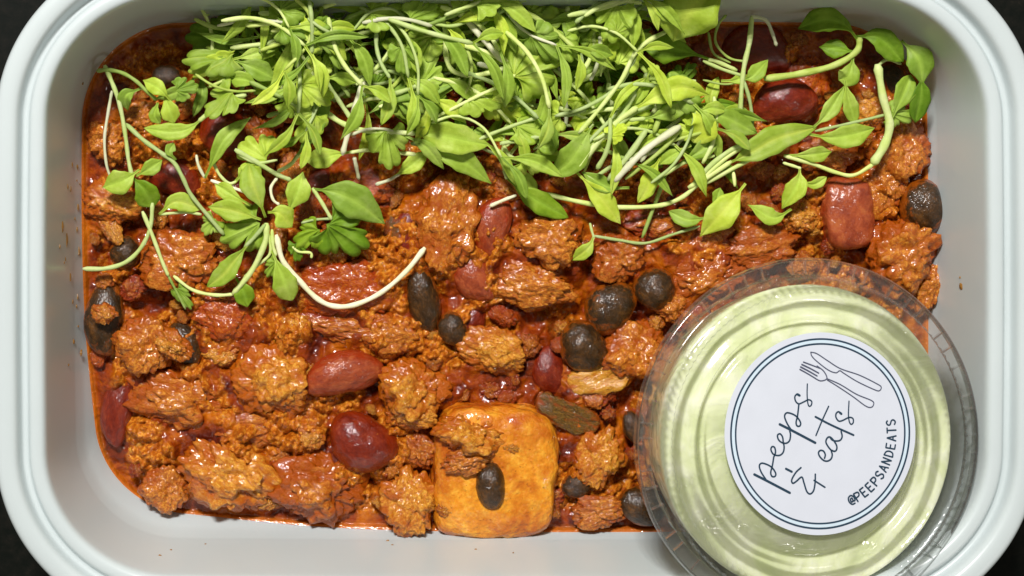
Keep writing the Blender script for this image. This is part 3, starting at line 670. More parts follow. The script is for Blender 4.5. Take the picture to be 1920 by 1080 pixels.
sprout('big pale toothed coriander leaf folded at the upper left of the pile', [(10,[(432,90,82),(480,84,90),(540,78,95),(600,76,95),(660,68,92),(710,50,88),(748,36,80)])],[],[(80,(440,100,78),(340,112,66),'leaf_bright',0.5),(56,(436,118,74),(352,140,58),'leaf_bright',-0.4)])
sprout('shaded dark coriander leaf behind the big pale folded one', [(7,[(470,80,30),(440,74,34)])],[],[(96,(440,78,34),(346,66,24),D)])
sprout('pair of wide pale leaves spreading from the fold of the big toothed leaf', [],[(32,[(434,112,74),(480,100,84),(526,84,70)]),(38,[(440,113,74),(478,128,80),(520,150,60)]),(30,[(492,164,70),(462,150,84),(426,146,66)],'leaf',0.5)])
sprout('long slim leaf hanging from a bent stem at the top of the pile', [(11,[(652,-12,120),(625,6,128),(606,14,130)])],[(30,[(608,12,128),(575,50,124),(540,110,112),(522,150,96),(503,190,70)],'leaf',0.3,0.5)])
sprout('straight green stem dropping from the top edge left of centre', [(9,[(613,28,112),(618,70,110),(625,110,104),(636,150,90),(656,182,80)],'stem_olive'),(7,[(590,30,118),(582,60,112),(574,84,104)])],[],[(42,(574,82,104),(560,104,90))])
sprout('broad upright blade leaf in the left half of the pile', [(9,[(520,322,52),(545,308,58),(562,288,62)])],[(58,[(548,304,60),(576,262,72),(590,210,80),(584,160,88),(582,112,84)],'leaf',0.2,0.2)])
sprout('tiny pale toothed leaf on a thread stem above the dark gap at the top', [(5,[(534,70,40),(530,52,52),(535,40,60)])],[],[(46,(556,34,64),(520,44,60))])
sprout('pale straight stem crossing the others steeply left of the middle', [(13,[(682,150,110),(668,195,108),(655,240,100),(642,290,88)],'stem_white')])
sprout('long horizontal stem ending in a large smooth pointed leaf in the middle', [(12,[(608,208,70),(640,230,76),(680,244,80),(740,248,82),(780,250,82)])],[(56,[(770,249,82),(815,252,92),(862,262,92),(916,272,66)],'leaf',0.18,0.1)])
sprout('smooth leaf curving down to the right below the large pointed leaf', [(8,[(770,268,52),(786,272,56)])],[(44,[(784,272,58),(830,285,72),(872,304,70),(922,345,34)],'leaf',0.2,-0.3)])
sprout('pale leaf on a level stem along the lower fringe left of centre', [(9,[(782,290,44),(740,286,50),(690,282,56),(655,286,58)])],[(38,[(662,284,58),(630,290,66),(600,298,60),(568,300,44)],'leaf',0.2,0.4)])
sprout('short leaf pointing down left over the dark gap below the middle', [(8,[(704,346,16),(728,338,22),(750,326,30)],'stem_white')],[(32,[(738,332,26),(768,312,42),(800,286,46)])])
sprout('short white stem stub poking over the tomato scrap', [(9,[(664,294,44),(668,312,36),(673,336,22)],'stem_white')])
sprout('looping stem and long twin leaves left of the big toothed leaf', [(11,[(822,20,110),(835,55,114),(836,100,112),(846,130,104),(875,141,98),(915,137,98),(955,124,100)])],
  [(36,[(880,148,92),(830,160,96),(760,172,88),(690,214,66)],'leaf',0.25,0.3),(34,[(900,146,88),(840,162,86),(800,180,78),(770,226,52)],'leaf',0.3,-0.3)])
sprout('straight whitish stem crossing the top centre toward the big toothed leaf', [(14,[(838,-4,128),(870,32,128),(905,72,124),(944,116,112)],'stem_white')])
sprout('pale stem running beside the top edge into the big toothed leaf', [(14,[(850,12,116),(900,24,122),(950,44,124),(1000,78,116)]),(9,[(905,35,104),(935,58,100),(960,82,96)],'stem_olive')])
sprout('flat pale leaf stalk passing left of the big toothed leaf', [(12,[(960,116,100),(900,94,104),(850,80,104)])],[(26,[(860,82,104),(820,72,104),(784,66,92)],D)])
sprout('largest fan shaped toothed coriander leaf in the middle top of the pile', [(8,[(968,138,112),(940,160,104),(900,178,98),(850,203,92),(800,228,86),(768,242,80)])],[],[(128,(962,144,112),(1048,78,128),'leaf_bright',0.0)])
sprout('slim leaf with a dark folded shadow at the top centre', [(8,[(925,60,84),(945,42,92)])],[(34,[(942,42,92),(975,22,108),(1020,10,100)]),(22,[(990,58,80),(1008,46,84),(1024,34,80)])])
sprout('folded striped leaf and bent stalks at the top right of centre', [(12,[(1064,12,118),(1067,45,116),(1073,86,104)]),(10,[(1062,48,110),(1095,26,112),(1135,-2,108)]),(9,[(1080,40,104),(1090,56,104),(1105,50,104),(1128,18,104)])],[(46,[(1066,32,112),(1040,34,118),(1008,30,104)],'leaf_bright',0.2)])
sprout('toothed upright leaf on a bent stalk beside the largest bright leaf', [(10,[(1150,72,112),(1152,45,116),(1172,30,118),(1212,8,110)])],[],[(78,(1158,122,104),(1184,36,118)),(70,(1140,60,96),(1128,128,88))])
sprout('largest bright smooth leaf hanging over the top edge of the dish', [(9,[(1380,-50,170),(1362,-20,168)])],[(104,[(1372,-62,168),(1330,-20,176),(1290,25,168),(1262,78,120)],'leaf_bright',0.22,-0.2)])
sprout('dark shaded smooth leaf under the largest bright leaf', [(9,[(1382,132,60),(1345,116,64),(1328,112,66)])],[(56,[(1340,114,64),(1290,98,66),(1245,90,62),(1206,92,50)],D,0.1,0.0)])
sprout('long slender stem slanting down left from the largest bright leaf', [(10,[(1252,58,116),(1214,78,116),(1188,104,112),(1165,150,106),(1124,204,94),(1085,250,80)]),(9,[(1195,100,104),(1160,160,100),(1100,200,92),(1040,218,84)],'stem')])
sprout('folded smooth leaf on a thick stalk at the right of the pile', [(13,[(1082,320,70),(1120,268,84),(1158,228,96),(1196,200,104)])],[(44,[(1186,206,104),(1228,182,116),(1278,164,118),(1330,178,90)],'leaf_bright',0.3,0.5)])
sprout('second folded leaf below the thick stalk with a torn shadow', [(10,[(1180,225,88),(1210,222,92)])],[(34,[(1206,224,92),(1250,212,100),(1296,196,90)],'leaf',0.2,0.3),(56,[(1290,200,90),(1316,230,96),(1300,268,66)],'leaf_bright',0.2,0.3)])
sprout('flat pale leaf reaching right toward the two upright stems', [(8,[(1310,205,80),(1325,212,82)])],[(38,[(1318,210,82),(1360,220,86),(1420,250,56)],'leaf',0.15,0.0)])
sprout('bundle of straight pale stalks slanting through the right half', [(13,[(1212,244,94),(1180,290,86),(1140,338,70)]),(10,[(1278,240,86),(1240,282,80),(1172,336,66)],'stem_olive')])
sprout('brightest white stalk slanting through the right half of the pile', [(15,[(1276,236,98),(1222,272,96),(1190,300,92),(1152,340,76)],'stem_white')])
sprout('wide flat stalk with a long loop below the upright toothed leaf', [(13,[(1192,168,96),(1165,220,92),(1130,262,84)]),(9,[(1212,136,92),(1205,160,90),(1170,200,88),(1108,262,78),(1060,318,60)])],[(20,[(1215,132,92),(1208,165,96),(1190,196,80)],'leaf',0.5)])
sprout('long bright spoon leaf pointing down right below the stalk bundle', [(9,[(1130,345,54),(1100,328,58)])],[(40,[(1080,322,60),(1110,352,62),(1138,386,54),(1164,420,34)],'leaf_bright',0.12,0.0),(30,[(1180,352,50),(1140,350,60),(1090,322,60)],'leaf',0.15,0.2)])
sprout('forked thin stems curving down at the centre of the pile', [(9,[(962,222,60),(946,245,58),(944,270,56),(956,292,50),(978,302,44),(1010,310,40)]),(8,[(945,272,52),(942,300,44),(950,330,32),(968,348,24)]),(7,[(985,212,64),(968,248,62),(950,275,60)])],[(18,[(958,268,56),(935,258,62),(914,250,54)])])
sprout('cluster of small toothed leaves right of the forked stems', [(7,[(1100,206,78),(1070,216,78),(1045,216,76)])],[(38,[(966,268,62),(990,250,72),(1014,244,62)]),(30,[(1000,262,60),(1025,276,68),(1048,262,58)])],[(62,(1052,216,78),(1004,232,74)),(44,(978,300,58),(1012,322,50))])
sprout('broad oval leaf curling beside the red gap right of centre', [(9,[(1112,232,76),(1104,240,76)])],[(52,[(1112,232,76),(1090,270,82),(1066,306,72),(1030,330,50)],'leaf',0.22,0.3)])
sprout('dark green folded leaves in the centre just under the large toothed leaf', [(7,[(1000,200,70),(960,175,76)])],[(40,[(930,172,74),(965,196,78),(1000,214,66)],D,0.2),(44,[(1002,184,80),(960,186,84),(925,198,66)],'leaf',0.2)])
sprout('shaded pointed leaf touching the chili below the forked stems', [(8,[(945,318,36),(950,336,34)])],[(42,[(948,332,34),(985,362,38),(1020,384,32),(1066,408,12)],D,0.15,0.0)])
sprout('stub of white stem pointing left above the dull rose bean', [(8,[(918,387,16),(942,376,20),(968,366,24)],'stem_white')])
sprout('long pale stem sweeping along the lower edge of the pile to the right', [(10,[(1020,362,24),(1080,377,26),(1150,388,28),(1230,386,30),(1275,372,36),(1310,344,48),(1342,312,58),(1382,282,64),(1422,262,66)])])
sprout('large pointed bright leaf with a thick midrib at the right of the pile', [(11,[(1290,352,46),(1330,330,54),(1372,302,60)])],[(50,[(1362,308,60),(1410,285,70),(1460,258,74),(1532,238,54)],'leaf_bright',0.2,0.1)])
sprout('smooth leaf with a curled tip pointing right at the right side', [(7,[(1528,246,54),(1590,232,54),(1640,220,54),(1672,212,52)])],[(42,[(1516,252,54),(1560,258,62),(1600,252,60),(1640,240,40)],'leaf',0.3,0.4),(30,[(1470,292,46),(1520,290,54),(1560,284,36)])])
sprout('narrow pointed leaf pair standing over the orange meat at right', [],[(30,[(1524,240,56),(1552,212,66),(1584,160,66)],'leaf',0.35,0.2),(30,[(1584,148,72),(1592,190,68),(1604,232,50)],'leaf',0.2)])
sprout('thick stalk arching down and round at the right edge of the pile', [(9,[(1470,292,48),(1520,306,44),(1570,324,40),(1602,328,40),(1640,306,46)]),(19,[(1636,308,46),(1658,272,52),(1668,232,58),(1655,180,66),(1645,120,72)],'stem')],[(40,[(1672,222,64),(1692,180,74),(1708,140,66)],'leaf',0.3,0.4)],[(50,(1668,212,62),(1716,222,54),'leaf')])
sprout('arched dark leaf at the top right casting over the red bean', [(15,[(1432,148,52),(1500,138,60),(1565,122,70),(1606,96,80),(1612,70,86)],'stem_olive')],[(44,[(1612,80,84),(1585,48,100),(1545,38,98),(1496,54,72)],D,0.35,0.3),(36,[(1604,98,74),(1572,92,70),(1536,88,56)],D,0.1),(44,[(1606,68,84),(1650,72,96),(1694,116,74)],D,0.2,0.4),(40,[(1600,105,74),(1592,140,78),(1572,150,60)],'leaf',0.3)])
sprout('leaves squeezed into the top right corner of the dish', [(7,[(1640,130,60),(1662,112,64),(1690,120,66)])],[(50,[(1690,76,80),(1722,110,92),(1730,160,76)],'leaf',0.25,0.3),(40,[(1728,140,80),(1726,180,72),(1716,230,50)],D)])
sprout('thin stem loop against the dark sauce at the top right', [(6,[(1362,28,60),(1346,48,58),(1342,80,56),(1366,108,54),(1400,116,52)],'stem_olive'),(6,[(1328,60,50),(1338,100,48),(1370,118,46)],'stem_olive')])
sprout('upright forked stems in front of the shiny red bean at right', [(11,[(1410,30,80),(1405,80,74),(1396,120,66),(1391,160,60),(1387,232,44)]),(8,[(1395,152,60),(1406,190,56),(1412,236,44)])],[(30,[(1392,150,60),(1412,142,68),(1440,112,60)]),(20,[(1352,152,56),(1380,150,60),(1400,140,58)])])
sprout('bent whitish stem tip hanging at the top right', [(8,[(1408,30,80),(1436,38,80),(1448,62,74),(1456,86,66)],'stem_white')])
sprout('thin stems and blade spreading left of the upright forked stems', [(8,[(1318,114,64),(1355,130,62),(1392,142,60)]),(5,[(1318,150,56),(1360,158,56),(1400,150,58)],'stem_olive')])
sprout('twisted ribbon leaf at the lower right of the pile', [(7,[(1468,305,40),(1490,312,40),(1502,316,40)])],[(38,[(1500,314,40),(1494,350,40),(1466,392,22)],'leaf',0.4,0.9),(32,[(1484,392,24),(1450,408,30),(1402,384,30)],'leaf',0.3,0.7),(20,[(1500,340,34),(1525,346,32),(1550,332,28)])])
sprout('bright broad leaf pointing down left at the lower right of the pile', [(8,[(1375,322,44),(1378,350,46)])],[(54,[(1398,344,44),(1376,372,52),(1345,408,44),(1312,444,14)],'leaf_bright',0.25,0.2)])
sprout('small leaf joined to a low thin curving stem at lower right', [(7,[(1112,442,14),(1160,450,14),(1210,456,14),(1260,440,18),(1312,424,22)])],[(30,[(1325,408,30),(1290,412,34),(1254,396,20)]),(22,[(1330,402,32),(1344,372,40),(1350,352,40)])])
sprout('lone small leaf hanging lowest at the bottom fringe', [(6,[(1106,418,16),(1110,434,18),(1114,446,18)])],[(26,[(1114,442,18),(1102,466,24),(1072,488,8)],'leaf_bright',0.2,0.1)])
sprout('olive thread stem dropping across the chili at middle right', [(9,[(1248,328,40),(1226,388,20),(1204,446,10)],'stem_olive')])
sprout('wavy upright leaf between the slanting stalks and the lower stem', [],[(32,[(1240,292,70),(1222,325,66),(1214,352,56),(1196,380,34)],'leaf_bright',0.2,0.6),(24,[(1296,272,66),(1262,290,72),(1236,308,66)])])
sprout('rolled leaf with a notched end right of the stalk bundle', [(9,[(1240,330,52),(1290,302,58),(1340,292,60)])],[(34,[(1276,306,58),(1316,280,68),(1344,250,60)],'leaf',0.4,0.2)])
sprout('two long pale stalks running side by side to the lower right', [(11,[(1300,345,46),(1338,305,60),(1380,276,66),(1415,268,66)]),(10,[(1320,345,40),(1370,318,50),(1420,292,56)])])
# leafy clump at the lower left
sprout('leafy clump of upright smooth leaves at the lower left of the pile', [(7,[(497,418,50),(505,448,44),(506,476,36),(484,497,26),(456,522,18)])],
  [(46,[(498,408,52),(484,370,68),(472,340,74),(466,306,60)],'leaf_bright',0.15,0.1),(42,[(490,412,50),(455,400,62),(425,392,60),(390,388,42)],'leaf_bright',0.15,0.2),(30,[(470,385,46),(430,362,52),(402,344,40)])])
sprout('round pale leaf folded over the heart of the lower left clump', [],[(44,[(502,398,62),(524,400,78),(548,426,56)],'leaf_bright',0.1,-0.2),(46,[(536,404,52),(556,366,68),(568,322,58)],'leaf',0.15,0.2)])
sprout('toothed leaf spreading left from the lower left clump', [],[],[(88,(488,418,44),(412,452,34),'leaf',0.1),(44,(405,410,34),(380,440,26),'leaf')])
sprout('spoon shaped leaf with a hooked tip below the lower left clump', [(9,[(498,420,54),(478,444,50),(458,464,46)])],[(38,[(470,452,48),(440,488,52),(420,514,46),(388,538,26)],'leaf_bright',0.25,0.3)])
sprout('flat stalk from the lower left clump meeting a thin bowed stem', [(13,[(500,418,50),(497,455,46),(472,508,32),(436,552,18)]),(8,[(438,552,18),(400,553,16),(360,543,16),(325,517,18)])],[(38,[(442,520,18),(456,545,22),(464,576,8)],D)])
sprout('long bowed whitish stem curving across the open chili to the right', [(12,[(518,440,44),(530,488,34),(560,524,24),(590,556,18),(622,573,16),(662,572,16),(712,550,18),(760,510,20),(797,464,22)],'stem_white'),(6,[(552,528,20),(575,540,18),(592,554,16)],'stem_white')])
sprout('leaf hanging straight down from the lower left clump', [(8,[(510,430,48),(512,460,44),(518,480,40)])],[(46,[(510,470,42),(524,505,48),(535,535,40),(548,564,14)],'leaf',0.2,0.1)],[(34,(520,490,34),(500,520,26))])
sprout('large jagged coriander leaf at the right of the lower left clump', [(9,[(586,352,54),(606,384,56),(622,412,54)]),(6,[(622,410,52),(590,412,48),(565,418,44)])],[(64,[(586,354,56),(632,362,70),(676,384,66),(722,420,30)],'leaf',0.15,0.2)],[(104,(612,420,56),(690,470,34),'leaf_deep',0.1),(60,(600,430,48),(552,462,34),D)])
sprout('small toothed sprig with a curled stem below the jagged leaf', [(6,[(584,484,24),(582,474,28),(560,472,30),(548,462,32)])],[],[(34,(556,455,34),(560,492,24),D)])
sprout('crossing stems above the lower left clump', [(11,[(440,280,64),(478,302,62),(518,326,56),(546,338,50)]),(7,[(520,333,48),(508,352,46),(512,374,44),(524,384,42)],'stem_white'),(8,[(395,338,42),(430,350,42),(460,360,40)],'stem_white')])
sprout('long narrow leaf slanting up right above the lower left clump', [(7,[(384,334,48),(372,310,52),(368,290,52)],'stem_white')],[(30,[(384,334,50),(400,300,62),(424,256,66),(470,220,48)],'leaf',0.12,0.2)])
sprout('u shaped thin stem hanging beside the wrinkled red bean', [(7,[(398,300,40),(412,328,38),(432,344,36),(450,332,38),(455,312,40)])],[(16,[(440,342,38),(452,326,44),(456,308,36)])])
sprout('wavy toothed leaf just above the lower left clump', [(7,[(445,288,60),(480,305,62),(520,300,62)])],[],[(88,(500,300,58),(446,268,50))])
sprout('long stem falling from the left edge leaf to a tiny toothed tip', [(9,[(267,396,30),(286,442,24),(304,490,18),(316,518,14)]),(6,[(316,518,14),(330,545,12),(348,580,8)],'stem_olive')],[],[(30,(330,540,14),(360,580,8))])
sprout('pale stem curving from the left edge up under the dark leaf', [(10,[(155,504,16),(200,503,14),(238,490,14),(266,462,18),(282,425,24),(286,380,28)])])
sprout('oval leaf between the left edge sprout and the lower left clump', [(7,[(300,402,30),(345,398,32),(378,402,32)])],[(34,[(298,402,32),(330,378,46),(378,392,30)],'leaf_bright',0.2,-0.3)])

# --- the loose tangle between the traced ones
def insidegreens(u, v):
    if u < 335 or u > 1345 or v < 4 or v > 352: return False
    if v > 250 and u < 440: return False
    if v > 205+0.16*(u-335) and u < 560: return False
    if 560 <= u < 930 and v > 268: return False
    if 835 < u < 925 and 150 < v < 250: return False
    if 640 < u < 760 and v > 262: return False
    if 930 <= u < 1060 and v > 322: return False
    if u > 1060 and v > 345: return False
    if u > 1255 and v > 330: return False
    if u > 1220 and v < 150 : return False
    return True
n = 0; tries = 0
lab = {0:'slender cilantro sprout low in the shaded tangle of greens', 1:'pale cilantro sprout lying loose in the tangle of greens'}
while n < 170 and tries < 6000:
    tries += 1
    u, v = rng.uniform(335, 1345), rng.uniform(0, 350)
    if n < 136 and not insidegreens(u, v): continue
    low = n < 62
    top = n >= 136
    if top: v = rng.uniform(-14, 60); u = rng.uniform(400, 1200)
    h0 = rng.uniform(120, 185) if top else rng.uniform(4, 34) if low else rng.uniform(56, 108)
    ang = math.radians(rng.normal(-52, 22) if u > 1060 else rng.normal(-12, 50)); L = rng.uniform(80, 170)
    bend = rng.normal(0, 0.45)
    pts = []; a = ang
    for k in range(4):
        pts.append((u+L*k/3*math.cos(ang+bend*k/3), v+L*k/3*math.sin(ang+bend*k/3), h0+10*math.sin(k*1.3+n)))
    if not insidegreens(pts[-1][0], max(pts[-1][1], 5)) or pts[-1][1] < -20: continue
    if top and min(p_[1] for p_ in pts) < -22: continue
    e = pts[-1]; bl = []; tr = []
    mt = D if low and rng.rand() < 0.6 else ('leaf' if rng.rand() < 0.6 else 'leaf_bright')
    for q in range(rng.choice([0, 1, 2])):
        aa = ang+bend+(-1)**q*rng.uniform(0.25, 0.8); LL = rng.uniform(60, 125)
        if e[1]+LL*math.sin(aa) < (-25 if top else 0): aa = abs(aa)
        bl.append((rng.uniform(15, 28), [e, (e[0]+LL*.5*math.cos(aa), e[1]+LL*.5*math.sin(aa), e[2]+rng.uniform(2,14)), (e[0]+LL*math.cos(aa+.2), e[1]+LL*math.sin(aa+.2), e[2]-rng.uniform(0,16))], mt, rng.uniform(.1,.45), rng.normal(0,.6)))
    if rng.rand() < 0.75:
        aa = ang+rng.normal(0, 1); s_ = rng.uniform(38, 78)
        tr.append((s_, pts[2], (pts[2][0]+s_*math.cos(aa), pts[2][1]+s_*math.sin(aa), pts[2][2]-4), mt, rng.normal(0,.3)))
    sm = rng.choice(['stem','stem','stem_olive','stem_white'], p=[.4,.25,.25,.1])
    hd = {'stem':'pale','stem_olive':'olive','stem_white':'whitish'}[sm]+' sprout '+('low in the tangle' if low else 'on the tangle')
    lf = (' with toothed leaf' if tr else '')+('' if bl else (' and bare tip' if tr else ' with bare tip'))
    lb = where(pts[2][0], pts[2][1], [hd+lf, hd]) or lab[0 if low else 1]
    sprout(lb, [(rng.uniform(6, 11), pts, sm)], bl, tr, group=('cilantro sprouts low in the tangle' if low else 'loose cilantro sprouts in the tangle'))
    n += 1

# ------------------------------------------------------------------ dressing cup with lid and sticker
TILT = math.radians(9.5); AZ = math.radians(10)
CN = np.array([math.sin(TILT)*math.cos(AZ), math.sin(TILT)*math.sin(AZ), math.cos(TILT)])
CC = np.array(Wp(1522, 824, 40))
AX = np.cross([0,1.0,0], CN); AX /= np.linalg.norm(AX); AY = np.cross(CN, AX)
RM = Matrix((AX, AY, CN)).transposed()
cup = tag(empty('dressing_cup', CC), 'clear lidded plastic cup of green dressing with a round white sticker', 'cup')
cup.rotation_euler = RM.to_euler()
def revolve(name, prof, mat, seg=480, ribs=None, cap=False):
    V = []; F = []; m = len(prof)
    th = np.linspace(0, 2*math.pi, seg, endpoint=False)
    for i, (r, h) in enumerate(prof):
        rr = np.full(seg, float(r)); hh = np.full(seg, float(h))
        if ribs:
            for (i0, i1, n_, ar, ah) in ribs:
                if i0 <= i <= i1:
                    s_ = np.clip(np.sin(th*n_)*1.6, -1, 1); rr += ar*s_; hh += ah*s_
        V.append(np.c_[rr*np.cos(th), rr*np.sin(th), hh])
    V = np.vstack(V)
    for i in range(m-1):
        for j in range(seg): F.append((i*seg+j, i*seg+(j+1)%seg, (i+1)*seg+(j+1)%seg, (i+1)*seg+j))
    if cap: F.append(tuple(range((m-1)*seg, m*seg)))
    return mesh(name, V, F, mat)
lidp = [(r_*0.985, h_) for r_, h_ in [(339,-30),(341,-20),(340,-6),(337,-1),(333,0),(326,-2),(318,-3),(310,-2),(306,2),(304,12),(301,24),(297,30),(291,32),(286,30),(283,23),(279,13),(276,8),(269,4),(262,0.5),(257,0.3),(251,3.0),(245,6.2),(241,8.5),(237,9.5),(232,9),(229,5),(227,-2),(224,-5),(214,-5),(211,-2),(209,4),(205,5),(150,5),(60,5)]]
obj('lid', revolve('lid', lidp, M['lid'], ribs=[(9,10,120,1.0,0.4),(13,15,120,1.9,1.4)], cap=True), cup)
cupp = [(331,-8),(332,-14),(328,-18),(312,-20),(306,-24),(302,-34),(299,-60),(287,-110),(270,-170),(258,-215),(248,-238),(232,-248),(215,-246),(120,-242)]
obj('cup_body', revolve('cup_body', cupp, M['cup'], seg=540, ribs=[(6,10,48,1.4,0)], cap=True), cup)
# short webs that stiffen the flange between lid and cup
wv = []; wf = []
for k in range(48):
    a = 2*math.pi*k/48+0.03*math.sin(k*2.3); c, s = math.cos(a), math.sin(a); b0 = len(wv)
    for (r, h) in ((307,-4),(331,-5),(331,-13),(307,-17)):
        for t in (-1.3, 1.3): wv.append((r*c-t*s, r*s+t*c, h))
    for (i, j) in ((0,2),(2,4),(4,6),(6,0)): wf.append((b0+i, b0+j, b0+j+1, b0+i+1))
    wf += [(b0,b0+6,b0+4,b0+2),(b0+1,b0+3,b0+5,b0+7)]
obj('flange_web', mesh('flange_web', wv, wf, M['cup'], False), cup)['kind'] = 'stuff'
def dressing():
    prof = [(215,-240),(236,-236),(248,-218),(260,-172),(274,-110),(284,-40),(286,-20),(283,-15)]
    seg = 200; th = np.linspace(0, 2*math.pi, seg, endpoint=False); V = [np.array([[0,0,-240.0]])]
    for r, h in prof: V.append(np.c_[r*np.cos(th), r*np.sin(th), np.full(seg, h)])
    for r in np.linspace(279, 10, 34):
        p = np.c_[r*np.cos(th), r*np.sin(th), np.zeros(seg)]; V.append(np.c_[p[:,:2], -14+4.0*fbm(p/60.0, 3, 3)+1.5*np.cos(r/16.0)])
    V.append(np.array([[0,0,-14.0]])); m = len(prof)+34; V = np.vstack(V); F = [(0, 1+(j+1)%seg, 1+j) for j in range(seg)]
    for i in range(m-1):
        for j in range(seg): F.append((1+i*seg+j, 1+i*seg+(j+1)%seg, 1+(i+1)*seg+(j+1)%seg, 1+(i+1)*seg+j))
    b = 1+(m-1)*seg
    for j in range(seg): F.append((b+j, b+(j+1)%seg, len(V)-1))
    o = obj('green_dressing', mesh('green_dressing', V, F, M['liquid']), None, CC); o.rotation_euler = RM.to_euler()
    tag(o, 'pale green oily dressing filling the clear lidded cup', 'dressing')
dressing()
SH = 6.4; SC = np.array([0.0, 0.0])
# where the sticker's centre in the photo falls on the lid
camp = np.array([NU-960, 540-NV, H])
def onlid(u, v, h):
    p = np.array(Wp(u, v, 0.0)); d = p-camp; o_ = CC+CN*h; t = np.dot(o_-camp, CN)/np.dot(d, CN); q = camp+d*t-CC
    return np.array([np.dot(q, AX), np.dot(q, AY)])
SC = onlid(1539, 813, SH)
def disc(name, r0, r1, h, mat, parent, th=0.7):
    seg = 160; V = []; F = []
    for (r, z) in ((r0,h-th),(r1,h-th),(r1,h),(r0,h)):
        for j in range(seg):
            a = 2*math.pi*j/seg; V.append((SC[0]+r*math.cos(a), SC[1]+r*math.sin(a), z))
    for i in range(4):
        for j in range(seg): F.append((i*seg+j, i*seg+(j+1)%seg, ((i+1)%4)*seg+(j+1)%seg, ((i+1)%4)*seg+j))
    return obj(name, mesh(name, V, F, mat, False), parent)
stick = disc('sticker', 0.5, 187, SH, M['paper'], cup)
PH = SH+0.5
disc('printed_ring', 173.2, 176.4, PH, M['ink'], stick, 0.4)
disc('printed_ring', 164.2, 167.2, PH, M['ink'], stick, 0.4)
disc('ring_band', 167.6, 172.8, PH-0.1, M['ring_tint'], stick, 0.3)
def crop(x, y): return onlid(1340+x/2.634, 610+y/2.634, PH)
def ribbon(V, F, pts, w0, w1=None, sm=True, conv=True):
    Q = np.array([crop(*p) for p in pts]) if conv else np.array(pts)
    if sm and len(Q) > 2: Q = catmull(np.c_[Q, np.zeros(len(Q))], 7)[:,:2]
    T = np.gradient(Q, axis=0); T /= np.linalg.norm(T, axis=1)[:,None]+1e-9; N = np.c_[-T[:,1], T[:,0]]
    b = len(V); n = len(Q); w1 = w1 or w0
    # rounded caps
    Q = np.vstack([Q[0]-T[0]*w0*0.35, Q, Q[-1]+T[-1]*w1*0.35]); N = np.vstack([N[0], N, N[-1]]); n += 2
    global RZ
    RZ = (RZ+1) % 40
    for i in range(n):
        ww = (w0+(w1-w0)*i/(n-1))/2*(0.45 if i in (0, n-1) else 1)
        for s in (-1, 1): V.append((Q[i][0]+N[i][0]*ww*s, Q[i][1]+N[i][1]*ww*s, PH+0.02*RZ))
    for i in range(n-1): F.append((b+2*i, b+2*i+1, b+2*i+3, b+2*i+2))
RZ = 0
def printed(name, strokes, mat, **k):
    V = []; F = []
    for s in strokes: ribbon(V, F, s[0], s[1], s[2] if len(s) > 2 else None, **k)
    return obj(name, mesh(name, V, F, mat, False), stick)
T1, T2 = 3.1, 4.6
def ca(pts): return [((1405+x/4.69-1340)*2.634, (700+y/4.69-610)*2.634) for x, y in pts]
def cb_(pts): return [((1470+x/6.75-1340)*2.634, (740+y/6.75-610)*2.634) for x, y in pts]
printed('script_lettering', [
 (ca([(42,888),(150,943),(358,1052)]),T2),(ca([(150,940),(105,870),(88,815),(110,790),(165,806),(205,835),(232,880),(225,906),(200,906),(188,872),(203,810),(215,735)]),T1),
 (ca([(213,740),(230,695),(222,652),(200,645),(190,672),(213,712),(262,722),(296,697),(306,650),(298,606)]),T1),
 (ca([(299,614),(292,560),(270,532),(248,545),(256,582),(285,608),(325,614),(354,590),(362,540),(355,506)]),T1),
 (ca([(265,447),(370,500),(582,612)]),T2),(ca([(370,500),(332,440),(310,378),(330,347),(380,358),(420,385),(450,432),(444,462),(420,462),(411,430),(424,372),(436,268)]),T1),
 (ca([(440,190),(420,182),(400,206),(408,246),(436,268),(480,250),(520,232),(548,247),(544,280),(525,288),(513,255),(508,180),(510,92)]),T1,T1-0.7),(ca([(425,186),(444,196)]),T1+1.2),
 (ca([(320,838),(375,866)]),T1+1.0),(ca([(455,828),(410,870),(373,935),(382,966),(412,950),(460,912),(480,962),(505,1038),(535,1060),(565,1030),(578,960),(580,885)]),T1),
 ([(490,765),(545,800)],T1),
 (cb_([(512,806),(522,760),(500,715),(460,705),(436,735),(452,782),(500,830),(550,840),(595,812),(610,762),(598,712)]),T1),
 (cb_([(605,712),(562,662),(530,600),(545,550),(580,535),(622,572),(664,640),(666,692),(640,716),(602,704)]),T1),(cb_([(585,545),(610,572),(655,586),(710,576),(735,530),(722,462)]),T1),
 (cb_([(395,278),(600,385),(882,512)]),T1+0.6),(cb_([(565,145),(485,320),(403,518)]),T1-0.4),
 (cb_([(720,240),(690,215),(660,237),(657,285),(692,333),(742,325),(820,288),(870,300),(876,350),(850,375),(826,340),(815,250),(822,80)]),T1,T1-0.7),(cb_([(705,226),(728,244)]),T1+1.2)], M['ink'])
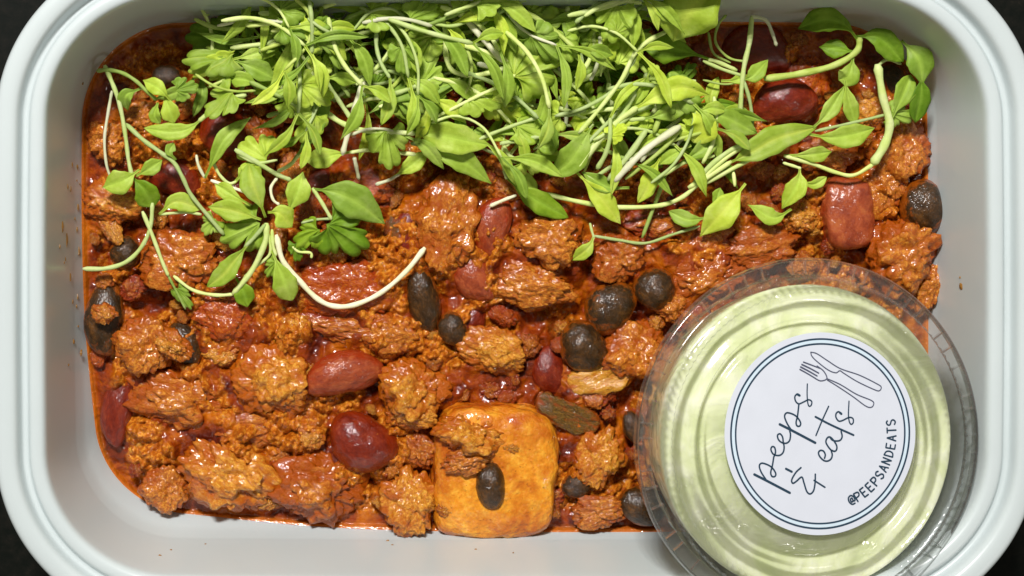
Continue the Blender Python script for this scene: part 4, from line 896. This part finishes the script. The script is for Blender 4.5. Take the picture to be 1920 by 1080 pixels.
printed('knife_drawing', [([(474,132),(505,140),(560,176),(622,214),(715,246),(800,288),(822,304),(814,322),(790,318),(705,278),(640,238),(618,224),(598,234),(560,220),(505,178),(480,152),(474,132)],2.0)], M['ink_soft'])
printed('fork_drawing', [([(438,181),(478,196),(520,212)],2.6,2.2),([(430,193),(470,212),(514,236)],3.0,2.4),([(424,205),(464,226),(506,250)],3.0,2.4),([(420,217),(458,238),(498,262)],2.6,2.2),
  ([(505,200),(538,226),(554,262),(524,274),(496,262)],2.1),([(552,262),(620,292),(700,340),(776,372),(784,392),(770,405),(742,396),(680,350),(605,300),(556,270)],2.0)], M['ink_soft'])
# capital letters running up the right side of the sticker
G = {'P':[[(0,0),(0,1)],[(0,1),(.5,.95),(.6,.75),(.45,.52),(0,.45)]],'E':[[(.55,1),(0,1)],[(0,1),(0,0)],[(0,0),(.55,0)],[(0,.52),(.45,.52)]],
 'S':[[(.58,.86),(.35,1),(.06,.86),(.08,.62),(.5,.42),(.58,.18),(.3,0),(0,.14)]],'A':[[(0,0),(.3,1)],[(.3,1),(.62,0)],[(.12,.34),(.5,.34)]],
 'N':[[(0,0),(0,1)],[(0,1),(.55,0)],[(.55,0),(.55,1)]],'D':[[(0,0),(0,1)],[(0,1),(.45,.85),(.6,.5),(.45,.12),(0,0)]],'T':[[(0,1),(.62,1)],[(.31,1),(.31,0)]],
 '@':[[(.52,.35),(.28,.3),(.25,.62),(.5,.68),(.52,.35),(.72,.32),(.78,.7),(.5,1),(.12,.86),(0,.45),(.2,.05),(.6,.02)]]}
V = []; F = []
for i, ch in enumerate('@PEEPSANDEATS'):
    ang = math.radians(64.5-i*6.1); 
    cxp, cyp = 522, 535; ru, rv_ = 352, 372
    bx, by = cxp+(ru+22)*math.cos(ang), cyp+(rv_+20)*math.sin(ang)*0.985
    up = np.array([-math.cos(ang), -math.sin(ang)]); rt = np.array([math.sin(ang), -math.cos(ang)])
    for st in G[ch]:
        pts = [tuple(np.array([bx, by])+up*(q*44)+rt*((p-0.3)*40)) for p, q in st]
        ribbon(V, F, pts, 2.9, 2.9, sm=len(pts) > 3)
obj('capital_lettering', mesh('capital_lettering', V, F, M['ink'], False), stick)
